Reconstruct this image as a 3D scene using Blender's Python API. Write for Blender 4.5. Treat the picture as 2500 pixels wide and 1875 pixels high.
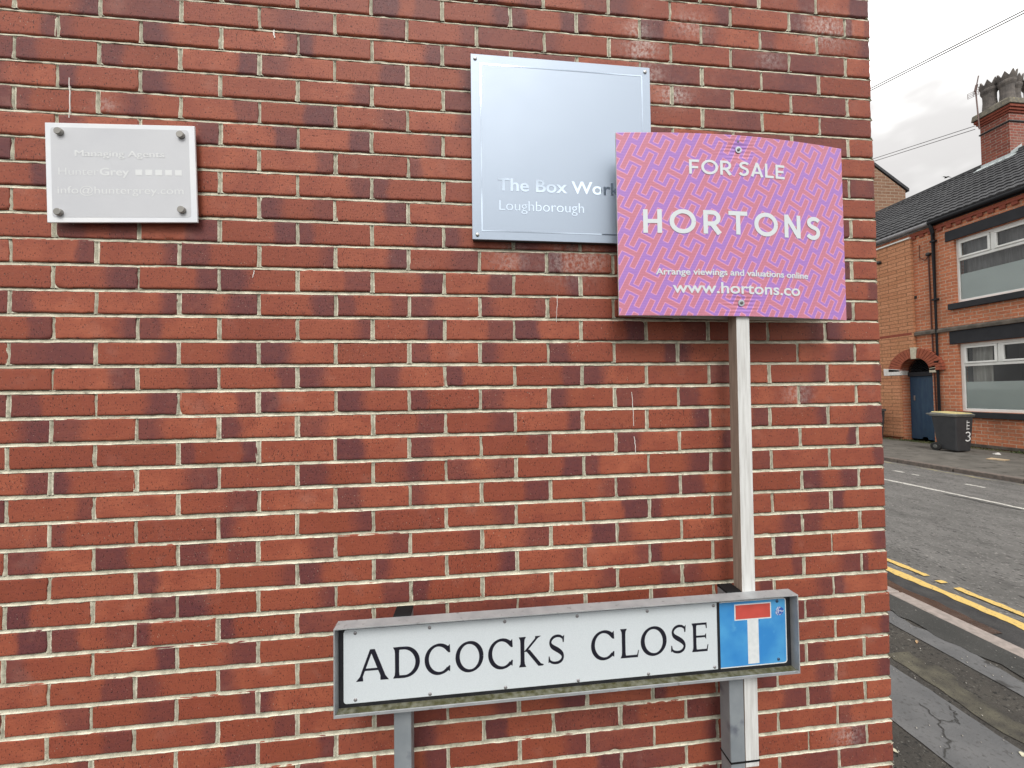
import bpy, bmesh, math, random
import numpy as np
from mathutils import Vector, Matrix

for o in list(bpy.data.objects):
    bpy.data.objects.remove(o)
SC = bpy.context.scene
COL = SC.collection
random.seed(7)
RNG = np.random.default_rng(11)
R = math.radians

# ------------------------------------------------------------------ camera
CAM = Vector((1.3307, -1.1967, 1.55))
cd = bpy.data.cameras.new("camera")
cd.sensor_width = 36.0
cd.lens = 12.96
cd.clip_start = 0.02
cd.clip_end = 900.0
cam = bpy.data.objects.new("camera", cd)
COL.objects.link(cam)
rx, rd, rf = Vector((0.9948, -0.1011, -0.0123)), Vector((-0.0101, 0.0226, -0.9997)), Vector((0.1013, 0.9946, 0.0215))
m3 = Matrix((rx, -rd, -rf)).transposed()
cam.matrix_world = Matrix.Translation(CAM) @ m3.to_4x4()
SC.camera = cam

# ------------------------------------------------------------------ world, sun, exposure
SUN_EL, SUN_AZ = R(50), R(188)          # azimuth clockwise from +Y: high, in front of the wall
w = bpy.data.worlds.new("World")
SC.world = w
w.use_nodes = True
nt = w.node_tree
for n in list(nt.nodes):
    nt.nodes.remove(n)


def wn(t, **kw):
    n = nt.nodes.new(t)
    for k, v in kw.items():
        setattr(n, k, v)
    return n


wl = nt.links.new
out = wn("ShaderNodeOutputWorld")
bg = wn("ShaderNodeBackground")
bg.inputs["Strength"].default_value = 0.1
sky = wn("ShaderNodeTexSky", sky_type="NISHITA", sun_disc=False, sun_elevation=SUN_EL, sun_rotation=SUN_AZ)
sky.air_density, sky.dust_density, sky.ozone_density = 1.0, 1.5, 1.0
tc = wn("ShaderNodeTexCoord")
mp = wn("ShaderNodeMapping")
mp.inputs["Scale"].default_value = (1.0, 1.0, 2.2)
mp.inputs["Location"].default_value = (0.0843, 2.7844, 0.2094)
n1 = wn("ShaderNodeTexNoise")
n1.inputs["Scale"].default_value = 2.1
n1.inputs["Detail"].default_value = 7.0
n1.inputs["Roughness"].default_value = 0.52
n2 = wn("ShaderNodeTexNoise")
n2.inputs["Scale"].default_value = 3.4
n2.inputs["Detail"].default_value = 4.0
n2.inputs["Roughness"].default_value = 0.5
cov = wn("ShaderNodeMapRange", interpolation_type="SMOOTHSTEP")     # cloud cover
cov.inputs["From Min"].default_value = 0.24
cov.inputs["From Max"].default_value = 0.40
lum = wn("ShaderNodeMapRange", interpolation_type="SMOOTHSTEP")     # grey bellies to white tops
lum.inputs["From Min"].default_value = 0.44
lum.inputs["From Max"].default_value = 0.66
cr = wn("ShaderNodeMix", data_type="RGBA")
cr.inputs[6].default_value = (4.3, 4.22, 4.18, 1)
cr.inputs[7].default_value = (10.0, 10.0, 9.8, 1)
mx = wn("ShaderNodeMix", data_type="RGBA")
wl(tc.outputs["Generated"], mp.inputs["Vector"])
wl(mp.outputs["Vector"], n1.inputs["Vector"])
wl(mp.outputs["Vector"], n2.inputs["Vector"])
wl(n1.outputs["Fac"], cov.inputs["Value"])
wl(n2.outputs["Fac"], lum.inputs["Value"])
wl(lum.outputs["Result"], cr.inputs[0])
wl(cov.outputs["Result"], mx.inputs[0])
wl(sky.outputs["Color"], mx.inputs[6])
# an overcast sky is about three times brighter overhead than at the horizon
sep = wn("ShaderNodeSeparateXYZ")
grd = wn("ShaderNodeMapRange")
grd.inputs["From Min"].default_value = 0.0
grd.inputs["From Max"].default_value = 1.0
grd.inputs["To Min"].default_value = 0.66
grd.inputs["To Max"].default_value = 1.75
scl = wn("ShaderNodeVectorMath", operation="SCALE")
wl(tc.outputs["Generated"], sep.inputs[0])
wl(sep.outputs["Z"], grd.inputs["Value"])
wl(cr.outputs[2], scl.inputs[0])
wl(grd.outputs["Result"], scl.inputs["Scale"])
wl(scl.outputs["Vector"], mx.inputs[7])
wl(mx.outputs[2], bg.inputs["Color"])
wl(bg.outputs["Background"], out.inputs["Surface"])

sl = bpy.data.lights.new("sun", "SUN")
sl.energy = 1.25
sl.angle = R(25)
sl.color = (1.0, 0.96, 0.90)
so = bpy.data.objects.new("sun", sl)
COL.objects.link(so)
sdir = Vector((math.sin(SUN_AZ) * math.cos(SUN_EL), math.cos(SUN_AZ) * math.cos(SUN_EL), math.sin(SUN_EL)))
so.rotation_euler = sdir.to_track_quat("Z", "Y").to_euler()
so.location = (0, -10, 12)

SC.view_settings.view_transform = "Standard"
SC.view_settings.look = "None"
SC.view_settings.exposure = 0.80
SC.view_settings.gamma = 1.0
SC.view_settings.use_curve_mapping = False

# ------------------------------------------------------------------ mesh helpers
ORG = {}


class MB:
    def __init__(s):
        s.v, s.f, s.m = [], [], []

    def add(s, verts, faces, mat=0):
        b = len(s.v)
        s.v += [tuple(p) for p in verts]
        s.f += [tuple(i + b for i in f) for f in faces]
        s.m += [mat] * len(faces)
        return s

    def box(s, x0, x1, y0, y1, z0, z1, mat=0):
        x0, x1 = min(x0, x1), max(x0, x1)
        y0, y1 = min(y0, y1), max(y0, y1)
        z0, z1 = min(z0, z1), max(z0, z1)
        p = [(x, y, z) for z in (z0, z1) for y in (y0, y1) for x in (x0, x1)]
        return s.add(p, [(0, 2, 3, 1), (4, 5, 7, 6), (0, 1, 5, 4), (2, 6, 7, 3), (0, 4, 6, 2), (1, 3, 7, 5)], mat)

    def hexa(s, p, mat=0):                      # eight corners: bottom ring then top ring
        return s.add(p, [(0, 3, 2, 1), (4, 5, 6, 7), (0, 1, 5, 4), (1, 2, 6, 5), (2, 3, 7, 6), (3, 0, 4, 7)], mat)

    def prism(s, poly, a0, a1, axis, mat=0):    # polygon swept along an axis
        def P(u, v, a):
            return {"x": (a, u, v), "y": (u, a, v), "z": (u, v, a)}[axis]
        n = len(poly)
        vs = [P(u, v, a0) for u, v in poly] + [P(u, v, a1) for u, v in poly]
        fs = [tuple(range(n))[::-1], tuple(range(n, 2 * n))]
        fs += [(i, (i + 1) % n, n + (i + 1) % n, n + i) for i in range(n)]
        return s.add(vs, fs, mat)

    def tube(s, pts, r, n=8, mat=0, cap=True):
        pts = [Vector(p) for p in pts]
        rs = r if isinstance(r, (list, tuple)) else [r] * len(pts)
        vs, fs = [], []
        for i, p in enumerate(pts):
            a = pts[max(i - 1, 0)]
            b = pts[min(i + 1, len(pts) - 1)]
            t = (b - a).normalized()
            u = t.cross(Vector((0, 0, 1)))
            if u.length < 1e-3:
                u = t.cross(Vector((0, 1, 0)))
            u.normalize()
            vv = t.cross(u)
            for k in range(n):
                an = 2 * math.pi * k / n
                vs.append(p + (u * math.cos(an) + vv * math.sin(an)) * rs[i])
        for i in range(len(pts) - 1):
            for k in range(n):
                fs.append((i * n + k, i * n + (k + 1) % n, (i + 1) * n + (k + 1) % n, (i + 1) * n + k))
        if cap:
            fs.append(tuple(range(n))[::-1])
            fs.append(tuple(range((len(pts) - 1) * n, len(pts) * n)))
        return s.add(vs, fs, mat)

    def lathe(s, c, prof, axis="z", n=20, mat=0):    # prof: (radius, height along axis)
        vs, fs = [], []
        for r, h in prof:
            for k in range(n):
                an = 2 * math.pi * k / n
                a, b = r * math.cos(an), r * math.sin(an)
                d = {"x": (h, a, b), "y": (a, h, b), "z": (a, b, h)}[axis]
                vs.append((c[0] + d[0], c[1] + d[1], c[2] + d[2]))
        for i in range(len(prof) - 1):
            for k in range(n):
                fs.append((i * n + k, i * n + (k + 1) % n, (i + 1) * n + (k + 1) % n, (i + 1) * n + k))
        fs.append(tuple(range(n))[::-1])
        fs.append(tuple(range((len(prof) - 1) * n, len(prof) * n)))
        return s.add(vs, fs, mat)


def link(name, me, mats, parent=None):
    o = bpy.data.objects.new(name, me)
    for m in (mats if isinstance(mats, (list, tuple)) else [mats]):
        me.materials.append(m)
    COL.objects.link(o)
    if parent is not None:
        o.parent = parent
        ORG[o] = ORG[parent]
    else:
        ORG[o] = Vector((0, 0, 0))
    return o


def obj(name, mb, mats, parent=None, bevel=0.0, smooth=False, seg=2, fixn=True):
    me = bpy.data.meshes.new(name)
    off = ORG[parent] if parent is not None else Vector((0, 0, 0))
    me.from_pydata([Vector(p) - off for p in mb.v], [], mb.f)
    me.polygons.foreach_set("material_index", mb.m)
    if fixn:
        bm = bmesh.new()
        bm.from_mesh(me)
        bmesh.ops.recalc_face_normals(bm, faces=bm.faces)
        bm.to_mesh(me)
        bm.free()
    if smooth:
        me.polygons.foreach_set("use_smooth", [True] * len(me.polygons))
    me.update()
    o = link(name, me, mats, parent)
    if bevel > 0:
        b = o.modifiers.new("bevel", "BEVEL")
        b.width = bevel
        b.segments = seg
        b.limit_method = "ANGLE"
        b.angle_limit = R(40)
    if smooth:
        try:
            me.set_sharp_from_angle(angle=R(45))
        except Exception:
            pass
    return o


def arr_obj(name, V, F, mats, parent=None, attrs=None, smooth=True, midx=None):
    me = bpy.data.meshes.new(name)
    off = ORG[parent] if parent is not None else Vector((0, 0, 0))
    V = np.asarray(V, dtype=np.float32) - np.array(off, dtype=np.float32)
    F = np.asarray(F, dtype=np.int32)
    me.vertices.add(len(V))
    me.vertices.foreach_set("co", V.ravel())
    me.loops.add(F.size)
    me.loops.foreach_set("vertex_index", F.ravel())
    me.polygons.add(len(F))
    me.polygons.foreach_set("loop_start", np.arange(0, F.size, F.shape[1], dtype=np.int32))
    me.polygons.foreach_set("use_smooth", np.full(len(F), smooth))
    if midx is not None:
        me.polygons.foreach_set("material_index", np.asarray(midx, dtype=np.int32))
    me.update(calc_edges=True)
    me.validate()
    for k, a in (attrs or {}).items():
        a = np.asarray(a, dtype=np.float32)
        if a.ndim == 1:
            at = me.attributes.new(k, "FLOAT", "POINT")
            at.data.foreach_set("value", a)
        else:
            at = me.attributes.new(k, "FLOAT_COLOR", "POINT")
            at.data.foreach_set("color", a.ravel())
    return link(name, me, mats, parent)


def thing(name, label, cat, loc=(0, 0, 0), group=None):
    o = bpy.data.objects.new(name, None)
    COL.objects.link(o)
    o.location = loc
    o.empty_display_size = 0.1
    o["label"], o["category"] = label, cat
    if group:
        o["group"] = group
    ORG[o] = Vector(loc)
    return o


def tag(o, label, cat, group=None):
    o["label"], o["category"] = label, cat
    if group:
        o["group"] = group
    return o


def struct(o, kind="structure"):
    o["kind"] = kind
    return o


# ------------------------------------------------------------------ material helper
def mat(name, col, rough=0.7, metal=0.0, col2=None, scale=20.0, detail=5.0, lo=0.35, hi=0.65, bump=0.0, bscale=200.0,
        stretch=(1, 1, 1), spots=None, spec=0.5):
    m = bpy.data.materials.new(name)
    m.use_nodes = True
    t = m.node_tree
    b = t.nodes["Principled BSDF"]
    b.inputs["Roughness"].default_value = rough
    b.inputs["Metallic"].default_value = metal
    b.inputs["Specular IOR Level"].default_value = spec
    b.inputs["Base Color"].default_value = (*col, 1)
    co = t.nodes.new("ShaderNodeTexCoord")
    mpn = t.nodes.new("ShaderNodeMapping")
    mpn.inputs["Scale"].default_value = stretch
    t.links.new(co.outputs["Object"], mpn.inputs["Vector"])
    cur = None

    def noise(sc, de=5.0):
        n = t.nodes.new("ShaderNodeTexNoise")
        n.inputs["Scale"].default_value = sc
        n.inputs["Detail"].default_value = de
        t.links.new(mpn.outputs["Vector"], n.inputs["Vector"])
        return n

    def ramp(src, a, bb):
        r = t.nodes.new("ShaderNodeMapRange")
        r.inputs["From Min"].default_value = a
        r.inputs["From Max"].default_value = bb
        t.links.new(src, r.inputs["Value"])
        return r.outputs["Result"]
    if col2 is not None:
        x = t.nodes.new("ShaderNodeMix")
        x.data_type = "RGBA"
        x.inputs[6].default_value = (*col, 1)
        x.inputs[7].default_value = (*col2, 1)
        t.links.new(ramp(noise(scale, detail).outputs["Fac"], lo, hi), x.inputs[0])
        cur = x.outputs[2]
    for sp in (spots or []):            # (colour, noise scale, from, to)
        x = t.nodes.new("ShaderNodeMix")
        x.data_type = "RGBA"
        x.inputs[6].default_value = (*col, 1)
        x.inputs[7].default_value = (*sp[0], 1)
        if cur is not None:
            t.links.new(cur, x.inputs[6])
        t.links.new(ramp(noise(sp[1], sp[4] if len(sp) > 4 else 4.0).outputs["Fac"], sp[2], sp[3]), x.inputs[0])
        cur = x.outputs[2]
    if cur is not None:
        t.links.new(cur, b.inputs["Base Color"])
    if bump > 0:
        bn = t.nodes.new("ShaderNodeBump")
        bn.inputs["Strength"].default_value = 1.0
        bn.inputs["Distance"].default_value = bump
        t.links.new(noise(bscale, 4.0).outputs["Fac"], bn.inputs["Height"])
        t.links.new(bn.outputs["Normal"], b.inputs["Normal"])
    return m


# ================================================================== NEAR BUILDING: brick by brick
PZ, PX, ZTOP = 0.075, 0.225, 2.766
XC = 12.478 * PX - .006                       # corner of the building
ROWS = {0: "ordodrrdlooddo", 1: "bllrlrdd.dddo", 2: "dllrlrr..ododo", 3: "lllorod..odod", 4: "rlmrrrr.....do",
        5: "l.rrrro.....o", 6: "ro.orol.....dd", 7: "r.oorlo.....o", 8: "oo.obro.....ro", 9: "obrrlrl.....o",
        10: "orrlrrrrl....o", 11: "lrrlrrrro....", 12: "dlrbrblbo....o", 13: "rrlorrrlrrorl", 14: "odrrlolllrloro",
        15: "orrrlllrlolrr", 16: "rlrrlllllllolo", 17: "rllllrrrorrrr", 18: "ooobollrolroro", 19: "rlrolmbrlrdor",
        20: ".ror.llrrblobo", 21: "ololrororlo.l", 22: "ollbrrrrrlo.lo", 23: "oolrllrrrlolr", 24: "olrlrrlorrlrrl",
        25: "rbllddddol.rl", 26: "olrro.......lo", 27: "orllo......or", 28: "drrrl......rlo", 29: "orrrodrrol.rr",
        30: "ororrolldldrlo", 31: "....l.ordrool"}
EFF = [(1.92, 2.74, .055, .9), (1.90, 2.80, .04, .7), (1.94, 2.645, .05, .6), (2.03, 2.575, .05, .9), (2.62, 2.86, .09, .7),
       (2.10, 2.83, .06, .5), (2.40, 2.73, .05, .35), (1.66, 1.985, .09, .45), (1.72, 1.99, .06, .5), (1.45, 1.985, .06, .4),
       (2.47, 1.53, .05, .45), (0.245, 2.42, .03, .5), (1.90, 2.71, .03, .8), (2.62, 0.33, .05, .5)]


def smooth(a, b, x):
    t = np.clip((x - a) / (b - a), 0, 1)
    return t * t * (3 - 2 * t)


def darkness(code, t, s, rng):
    wv = rng.uniform(.16, .42)
    tt = t + rng.uniform(-.022, .022) * (s - .5) * 2 + .012 * np.sin(7 * s + rng.uniform(0, 6))
    k = rng.choice([rng.uniform(.03, .07), rng.uniform(.08, .16)])
    lft = 1 - smooth(wv - k, wv + k, tt)
    rgt = smooth(1 - wv - k, 1 - wv + k, tt)
    amp = rng.uniform(.55, .95)
    if code == "l":
        d = lft * amp
    elif code == "r":
        d = rgt * amp
    elif code == "b":
        d = np.maximum(lft * amp, rgt * rng.uniform(.5, .9))
    elif code == "d":
        d = rng.uniform(.48, .75) + .12 * np.sin(5 * tt + rng.uniform(0, 6))
    elif code == "m":
        d = amp * np.exp(-((tt - rng.uniform(.3, .6)) / .17) ** 2)
    else:
        d = np.full_like(t, rng.uniform(0, .12)) + .08 * lft * rng.random() + .08 * rgt * rng.random()
    return np.clip(d, 0, 1)


T_F = np.concatenate([[0, .006, .016, .03], np.linspace(.07, .93, 19), [.97, .984, .994, 1]])
S_F = np.concatenate([[0, .02, .055, .11], np.linspace(.22, .78, 5), [.89, .945, .98, 1]])
T_C, S_C = np.array([0, .012, .988, 1]), np.array([0, .035, .965, 1])


def one_brick(x0, x1, z0, z1, code, rng, fine=True):
    T, S = (T_F, S_F) if fine else (T_C, S_C)
    L, H = x1 - x0, z1 - z0
    t, s = np.meshgrid(T, S)
    dx, dz, dy = rng.normal(0, .0008), rng.normal(0, .0006), rng.normal(0, .0007)
    gl, gr, gb, gt = rng.normal(0, .0008, 4)
    cx = np.linspace(0, 1, 14)
    cz = np.linspace(0, 1, 6)
    wt, wb = np.interp(T, cx, rng.normal(0, .0006, 14)), np.interp(T, cx, rng.normal(0, .0006, 14))
    wlf, wr = np.interp(S, cz, rng.normal(0, .0007, 6)), np.interp(S, cz, rng.normal(0, .0007, 6))
    if x1 > XC - .01:
        gr += rng.normal(-.0005, .0018)
    X0, X1 = x0 + dx + gl + wlf[:, None], x1 + dx + gr + wr[:, None]
    Z0, Z1 = z0 + dz + gb + wb[None, :], z1 + dz + gt + wt[None, :]
    rot = rng.normal(0, .0035)
    X = X0 + (X1 - X0) * t
    Zz = Z0 + (Z1 - Z0) * s + rot * (t - .5) * L
    e = np.minimum(np.minimum(t, 1 - t) * L, np.minimum(s, 1 - s) * H)
    Y = dy + .0024 * np.exp(-e / .0011) + rng.normal(0, .004) * (t - .5) * L * .5 + rng.normal(0, .01) * (s - .5) * H * .5
    if rng.random() < .30:                      # a chipped arris
        cx_, cz_ = rng.choice([x0, x1, rng.uniform(x0, x1)]), rng.choice([z0, z1])
        g = np.exp(-(((X - cx_) / rng.uniform(.004, .012)) ** 2 + ((Zz - cz_) / rng.uniform(.003, .006)) ** 2))
        Y = Y + rng.uniform(.003, .007) * g
    Y = Y + rng.normal(0, .00012, Y.shape)
    ny, nx = t.shape
    front = np.stack([X, Y, Zz], -1).reshape(-1, 3)
    ring = [(0, j) for j in range(nx)] + [(i, nx - 1) for i in range(1, ny)] + [(ny - 1, j) for j in range(nx - 2, -1, -1)] + \
           [(i, 0) for i in range(ny - 2, 0, -1)]
    ri = np.array([i * nx + j for i, j in ring])
    back = front[ri].copy()
    back[:, 1] = .02
    V = np.concatenate([front, back])
    idx = np.arange(ny * nx).reshape(ny, nx)
    F = np.stack([idx[:-1, :-1], idx[:-1, 1:], idx[1:, 1:], idx[1:, :-1]], -1).reshape(-1, 4)
    b0 = ny * nx
    k = np.arange(len(ri))
    k2 = (k + 1) % len(ri)
    F2 = np.stack([ri[k], b0 + k, b0 + k2, ri[k2]], -1)
    d = darkness(code, t, s, rng).reshape(-1)
    return V, np.concatenate([F, F2]), np.concatenate([d, d[ri]])


def brick_rows(r0, r1, xa, xb, fine_box, rng, use_codes=True):
    Vs, Fs, D, TN = [], [], [], []
    base = 0
    for i in range(r0, r1):
        zt, zb = ZTOP - PZ * i - .005, ZTOP - PZ * (i + 1) + .005
        par = 0.0 if i % 2 == 0 else 0.5
        k0 = math.floor(xa / PX - par)
        codes = ROWS.get(i, "")
        start = -1 if par == 0 else -.5
        u = k0 + par
        while u * PX < xb - .02:
            x0, x1 = u * PX + .005, (u + 1) * PX - .005
            if x1 > xb - .02:
                x1 = xb
            q = int(round(u - start))
            c = codes[q] if use_codes and 0 <= q < len(codes) else "."
            if c == ".":
                c = rng.choice(list("oollrrrrbdm"))
            fine = fine_box and (fine_box[0] < x1 and x0 < fine_box[1] and fine_box[2] < zt and zb < fine_box[3])
            V, F, d = one_brick(x0, x1, zb, zt, c, rng, fine)
            Vs.append(V)
            Fs.append(F + base)
            D.append(d)
            TN.append(np.full(len(V), rng.uniform(0, 1)))
            base += len(V)
            u += 1
    return np.concatenate(Vs), np.concatenate(Fs), np.concatenate(D), np.concatenate(TN)


def strip(xs, prof_z, prof_y, z, rng, jit_y=.0007, jit_z=.0005):
    n, k = len(xs), len(prof_z)

    def sm(a, m):
        c = np.linspace(0, 1, max(3, m))
        return np.interp(np.linspace(0, 1, n), c, rng.normal(0, a, len(c)))
    V = np.zeros((k, n, 3))
    for r in range(k):
        V[r, :, 0] = xs
        V[r, :, 1] = prof_y[r] + sm(jit_y, n // 3) * (0.4 if r in (0, k - 1) else 1)
        V[r, :, 2] = z + prof_z[r] + sm(jit_z, n // 4)
    idx = np.arange(k * n).reshape(k, n)
    F = np.stack([idx[:-1, :-1], idx[1:, :-1], idx[1:, 1:], idx[:-1, 1:]], -1).reshape(-1, 4)
    return V.reshape(-1, 3), F


def mortar(r0, r1, xa, xb, rng, step, fine):
    Vs, Fs, LIP = [], [], []
    base = 0
    bz = [.011, .0062, .0047, .0042, .0005, -.0034, -.0046, -.0060, -.0068, -.011]
    by = [.0095, .0088, .0080, .0060, .0040, .0018, .0002, -.0003, .0014, .009]
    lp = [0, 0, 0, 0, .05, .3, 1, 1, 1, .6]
    xs = np.arange(xa, xb - .004, step)
    xs = np.append(xs, xb - .004)
    for i in range(r0, r1 + 1):
        V, F = strip(xs, bz, by, ZTOP - PZ * i, rng, .0007 if fine else 0, .0006 if fine else 0)
        Vs.append(V)
        Fs.append(F + base)
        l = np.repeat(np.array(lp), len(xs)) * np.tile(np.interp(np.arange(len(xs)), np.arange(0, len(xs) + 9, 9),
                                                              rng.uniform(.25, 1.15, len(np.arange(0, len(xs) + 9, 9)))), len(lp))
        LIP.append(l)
        base += len(V)
    pz = np.linspace(-.034, .034, 12 if fine else 3)
    px = [-.011, -.0062, -.0045, 0, .0045, .0062, .011]
    py = [.009, .0012, .0016, .0040, .0016, .0012, .009]
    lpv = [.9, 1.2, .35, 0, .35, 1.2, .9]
    for i in range(r0, r1):
        par = 0.0 if i % 2 == 0 else 0.5
        u = math.floor(xa / PX - par) + par
        while u * PX < xb - .03:
            if u * PX < xa + .02:
                u += 1
                continue
            V, F = strip(pz, px, py, 0, rng, .0007 if fine else 0, .0007 if fine else 0)
            W = np.stack([V[:, 2] + u * PX + rng.normal(0, .0006), V[:, 1] + rng.uniform(-.0006, .0014), V[:, 0] + ZTOP - PZ * (i + .5)], -1)
            Vs.append(W)
            Fs.append(F[:, ::-1] + base)
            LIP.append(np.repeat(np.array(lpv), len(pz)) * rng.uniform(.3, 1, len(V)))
            base += len(V)
            u += 1
    return np.concatenate(Vs), np.concatenate(Fs), np.concatenate(LIP)


def brick_material():
    m = bpy.data.materials.new("multi_red_brick")
    m.use_nodes = True
    t = m.node_tree
    L = t.links.new
    b = t.nodes["Principled BSDF"]
    b.inputs["Roughness"].default_value = 0.62
    b.inputs["Specular IOR Level"].default_value = 0.35

    def N(ty, **k):
        n = t.nodes.new(ty)
        for a, v in k.items():
            setattr(n, a, v)
        return n

    def at(nm):
        return N("ShaderNodeAttribute", attribute_name=nm).outputs["Fac"]

    def noise(sc, de, st=(1, 1, 1), ro=.5):
        mpn = N("ShaderNodeMapping")
        mpn.inputs["Scale"].default_value = st
        L(co.outputs["Object"], mpn.inputs["Vector"])
        n = N("ShaderNodeTexNoise")
        n.inputs["Scale"].default_value = sc
        n.inputs["Detail"].default_value = de
        n.inputs["Roughness"].default_value = ro
        L(mpn.outputs["Vector"], n.inputs["Vector"])
        return n.outputs["Fac"]

    def rng_(src, a, bb, c=0., d=1.):
        r = N("ShaderNodeMapRange")
        for k, v in (("From Min", a), ("From Max", bb), ("To Min", c), ("To Max", d)):
            r.inputs[k].default_value = v
        L(src, r.inputs["Value"])
        return r.outputs["Result"]

    def mix(f, a, bb):
        x = N("ShaderNodeMix", data_type="RGBA")
        for s_, v in ((6, a), (7, bb)):
            if isinstance(v, tuple):
                x.inputs[s_].default_value = (*v, 1)
            else:
                L(v, x.inputs[s_])
        L(f, x.inputs[0])
        return x.outputs[2]

    def mul(a, bb):
        n = N("ShaderNodeMath", operation="MULTIPLY")
        for i_, v in enumerate((a, bb)):
            if isinstance(v, float):
                n.inputs[i_].default_value = v
            else:
                L(v, n.inputs[i_])
        return n.outputs[0]

    def add(a, bb):
        n = N("ShaderNodeMath", operation="ADD", use_clamp=True)
        L(a, n.inputs[0])
        L(bb, n.inputs[1])
        return n.outputs[0]
    co = N("ShaderNodeTexCoord")
    tone = at("tone")
    base = mix(tone, (.232, .055, .029), (.382, .107, .057))
    base = mix(rng_(noise(14, 4), .35, .7), base, (.270, .066, .038))
    drag = noise(95, 5, (.35, 1, 1.6), .6)
    base = mix(rng_(drag, .50, .72, 0, .45), base, (.215, .050, .032))
    d = at("dark")
    dn = add(d, rng_(noise(60, 4), .3, .7, -.10, .10))
    base = mix(mul(dn, .92), base, (.108, .034, .040))
    # pits left by the wire cut, and pale specks
    pit = rng_(noise(210, 2, (1.5, 1, .62), .4), .635, .675)
    base = mix(mul(pit, .8), base, (.050, .018, .016))
    speck = rng_(noise(260, 1, (1.1, 1, .7)), .735, .76)
    base = mix(mul(speck, .55), base, (.50, .40, .31))
    blot = rng_(noise(9, 3), .62, .75, 0, .22)
    base = mix(blot, base, (.40, .20, .16))
    eff = mul(at("eff"), rng_(noise(85, 6, (1, 1, .8), .65), .40, .68))
    base = mix(eff, base, (.66, .60, .57))
    L(base, b.inputs["Base Color"])
    h = add(mul(noise(420, 4), .5), mul(drag, .6))
    hp = N("ShaderNodeMath", operation="SUBTRACT")
    L(h, hp.inputs[0])
    L(mul(pit, .8), hp.inputs[1])
    bn = N("ShaderNodeBump")
    bn.inputs["Distance"].default_value = 0.0011
    bn.inputs["Strength"].default_value = .8
    L(hp.outputs[0], bn.inputs["Height"])
    L(bn.outputs["Normal"], b.inputs["Normal"])
    return m


def mortar_material():
    m = bpy.data.materials.new("grey_buff_mortar")
    m.use_nodes = True
    t = m.node_tree
    L = t.links.new
    b = t.nodes["Principled BSDF"]
    b.inputs["Roughness"].default_value = 0.95
    b.inputs["Specular IOR Level"].default_value = .15
    co = t.nodes.new("ShaderNodeTexCoord")
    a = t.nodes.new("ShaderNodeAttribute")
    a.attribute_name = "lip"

    def noise(sc, de):
        n = t.nodes.new("ShaderNodeTexNoise")
        n.inputs["Scale"].default_value = sc
        n.inputs["Detail"].default_value = de
        L(co.outputs["Object"], n.inputs["Vector"])
        return n.outputs["Fac"]

    def mix(f, c1, c2):
        x = t.nodes.new("ShaderNodeMix")
        x.data_type = "RGBA"
        for s_, v in ((6, c1), (7, c2)):
            if isinstance(v, tuple):
                x.inputs[s_].default_value = (*v, 1)
            else:
                L(v, x.inputs[s_])
        L(f, x.inputs[0])
        return x.outputs[2]

    def mr(src, p, q):
        r = t.nodes.new("ShaderNodeMapRange")
        r.inputs["From Min"].default_value = p
        r.inputs["From Max"].default_value = q
        L(src, r.inputs["Value"])
        return r.outputs["Result"]
    c = mix(mr(noise(35, 6), .35, .65), (.29, .28, .215), (.50, .48, .375))
    c = mix(mr(noise(230, 3), .55, .72), c, (.22, .21, .17))
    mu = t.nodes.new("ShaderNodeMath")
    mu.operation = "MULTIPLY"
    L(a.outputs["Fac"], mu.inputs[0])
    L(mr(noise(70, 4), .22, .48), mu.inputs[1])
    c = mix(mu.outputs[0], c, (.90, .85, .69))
    L(c, b.inputs["Base Color"])
    bn = t.nodes.new("ShaderNodeBump")
    bn.inputs["Distance"].default_value = .0016
    L(noise(520, 4), bn.inputs["Height"])
    L(bn.outputs["Normal"], b.inputs["Normal"])
    return m


M_BRICK, M_MORTAR = brick_material(), mortar_material()


def eff_attr(V):
    e = np.zeros(len(V))
    for x, z, r, s_ in EFF:
        e = np.maximum(e, s_ * np.exp(-(((V[:, 0] - x) / r) ** 2 + ((V[:, 2] - z) / (r * .7)) ** 2)))
    return e


building = thing("brick_building", "large multi red brick wall of the corner building carrying the signs", "building", (0, 0.2, 0))
XA = -4.05
r0_, r1_ = -20, 37
Vb, Fb, Db, Tb = brick_rows(r0_, r1_, XA, XC, (-.35, 3.0, .2, 3.15), RNG)
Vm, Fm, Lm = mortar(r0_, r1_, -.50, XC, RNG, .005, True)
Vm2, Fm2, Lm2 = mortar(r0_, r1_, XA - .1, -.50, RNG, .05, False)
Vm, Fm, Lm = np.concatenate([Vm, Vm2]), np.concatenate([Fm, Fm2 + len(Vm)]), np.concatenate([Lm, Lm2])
nb, nm = len(Vb), len(Vm)
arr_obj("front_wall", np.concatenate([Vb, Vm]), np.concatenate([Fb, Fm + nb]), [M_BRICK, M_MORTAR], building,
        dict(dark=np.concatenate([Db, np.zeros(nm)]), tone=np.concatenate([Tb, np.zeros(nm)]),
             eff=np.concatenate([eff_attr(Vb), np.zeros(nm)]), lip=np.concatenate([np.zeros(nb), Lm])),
        smooth=True, midx=np.concatenate([np.zeros(len(Fb)), np.ones(len(Fm))]))
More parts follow.
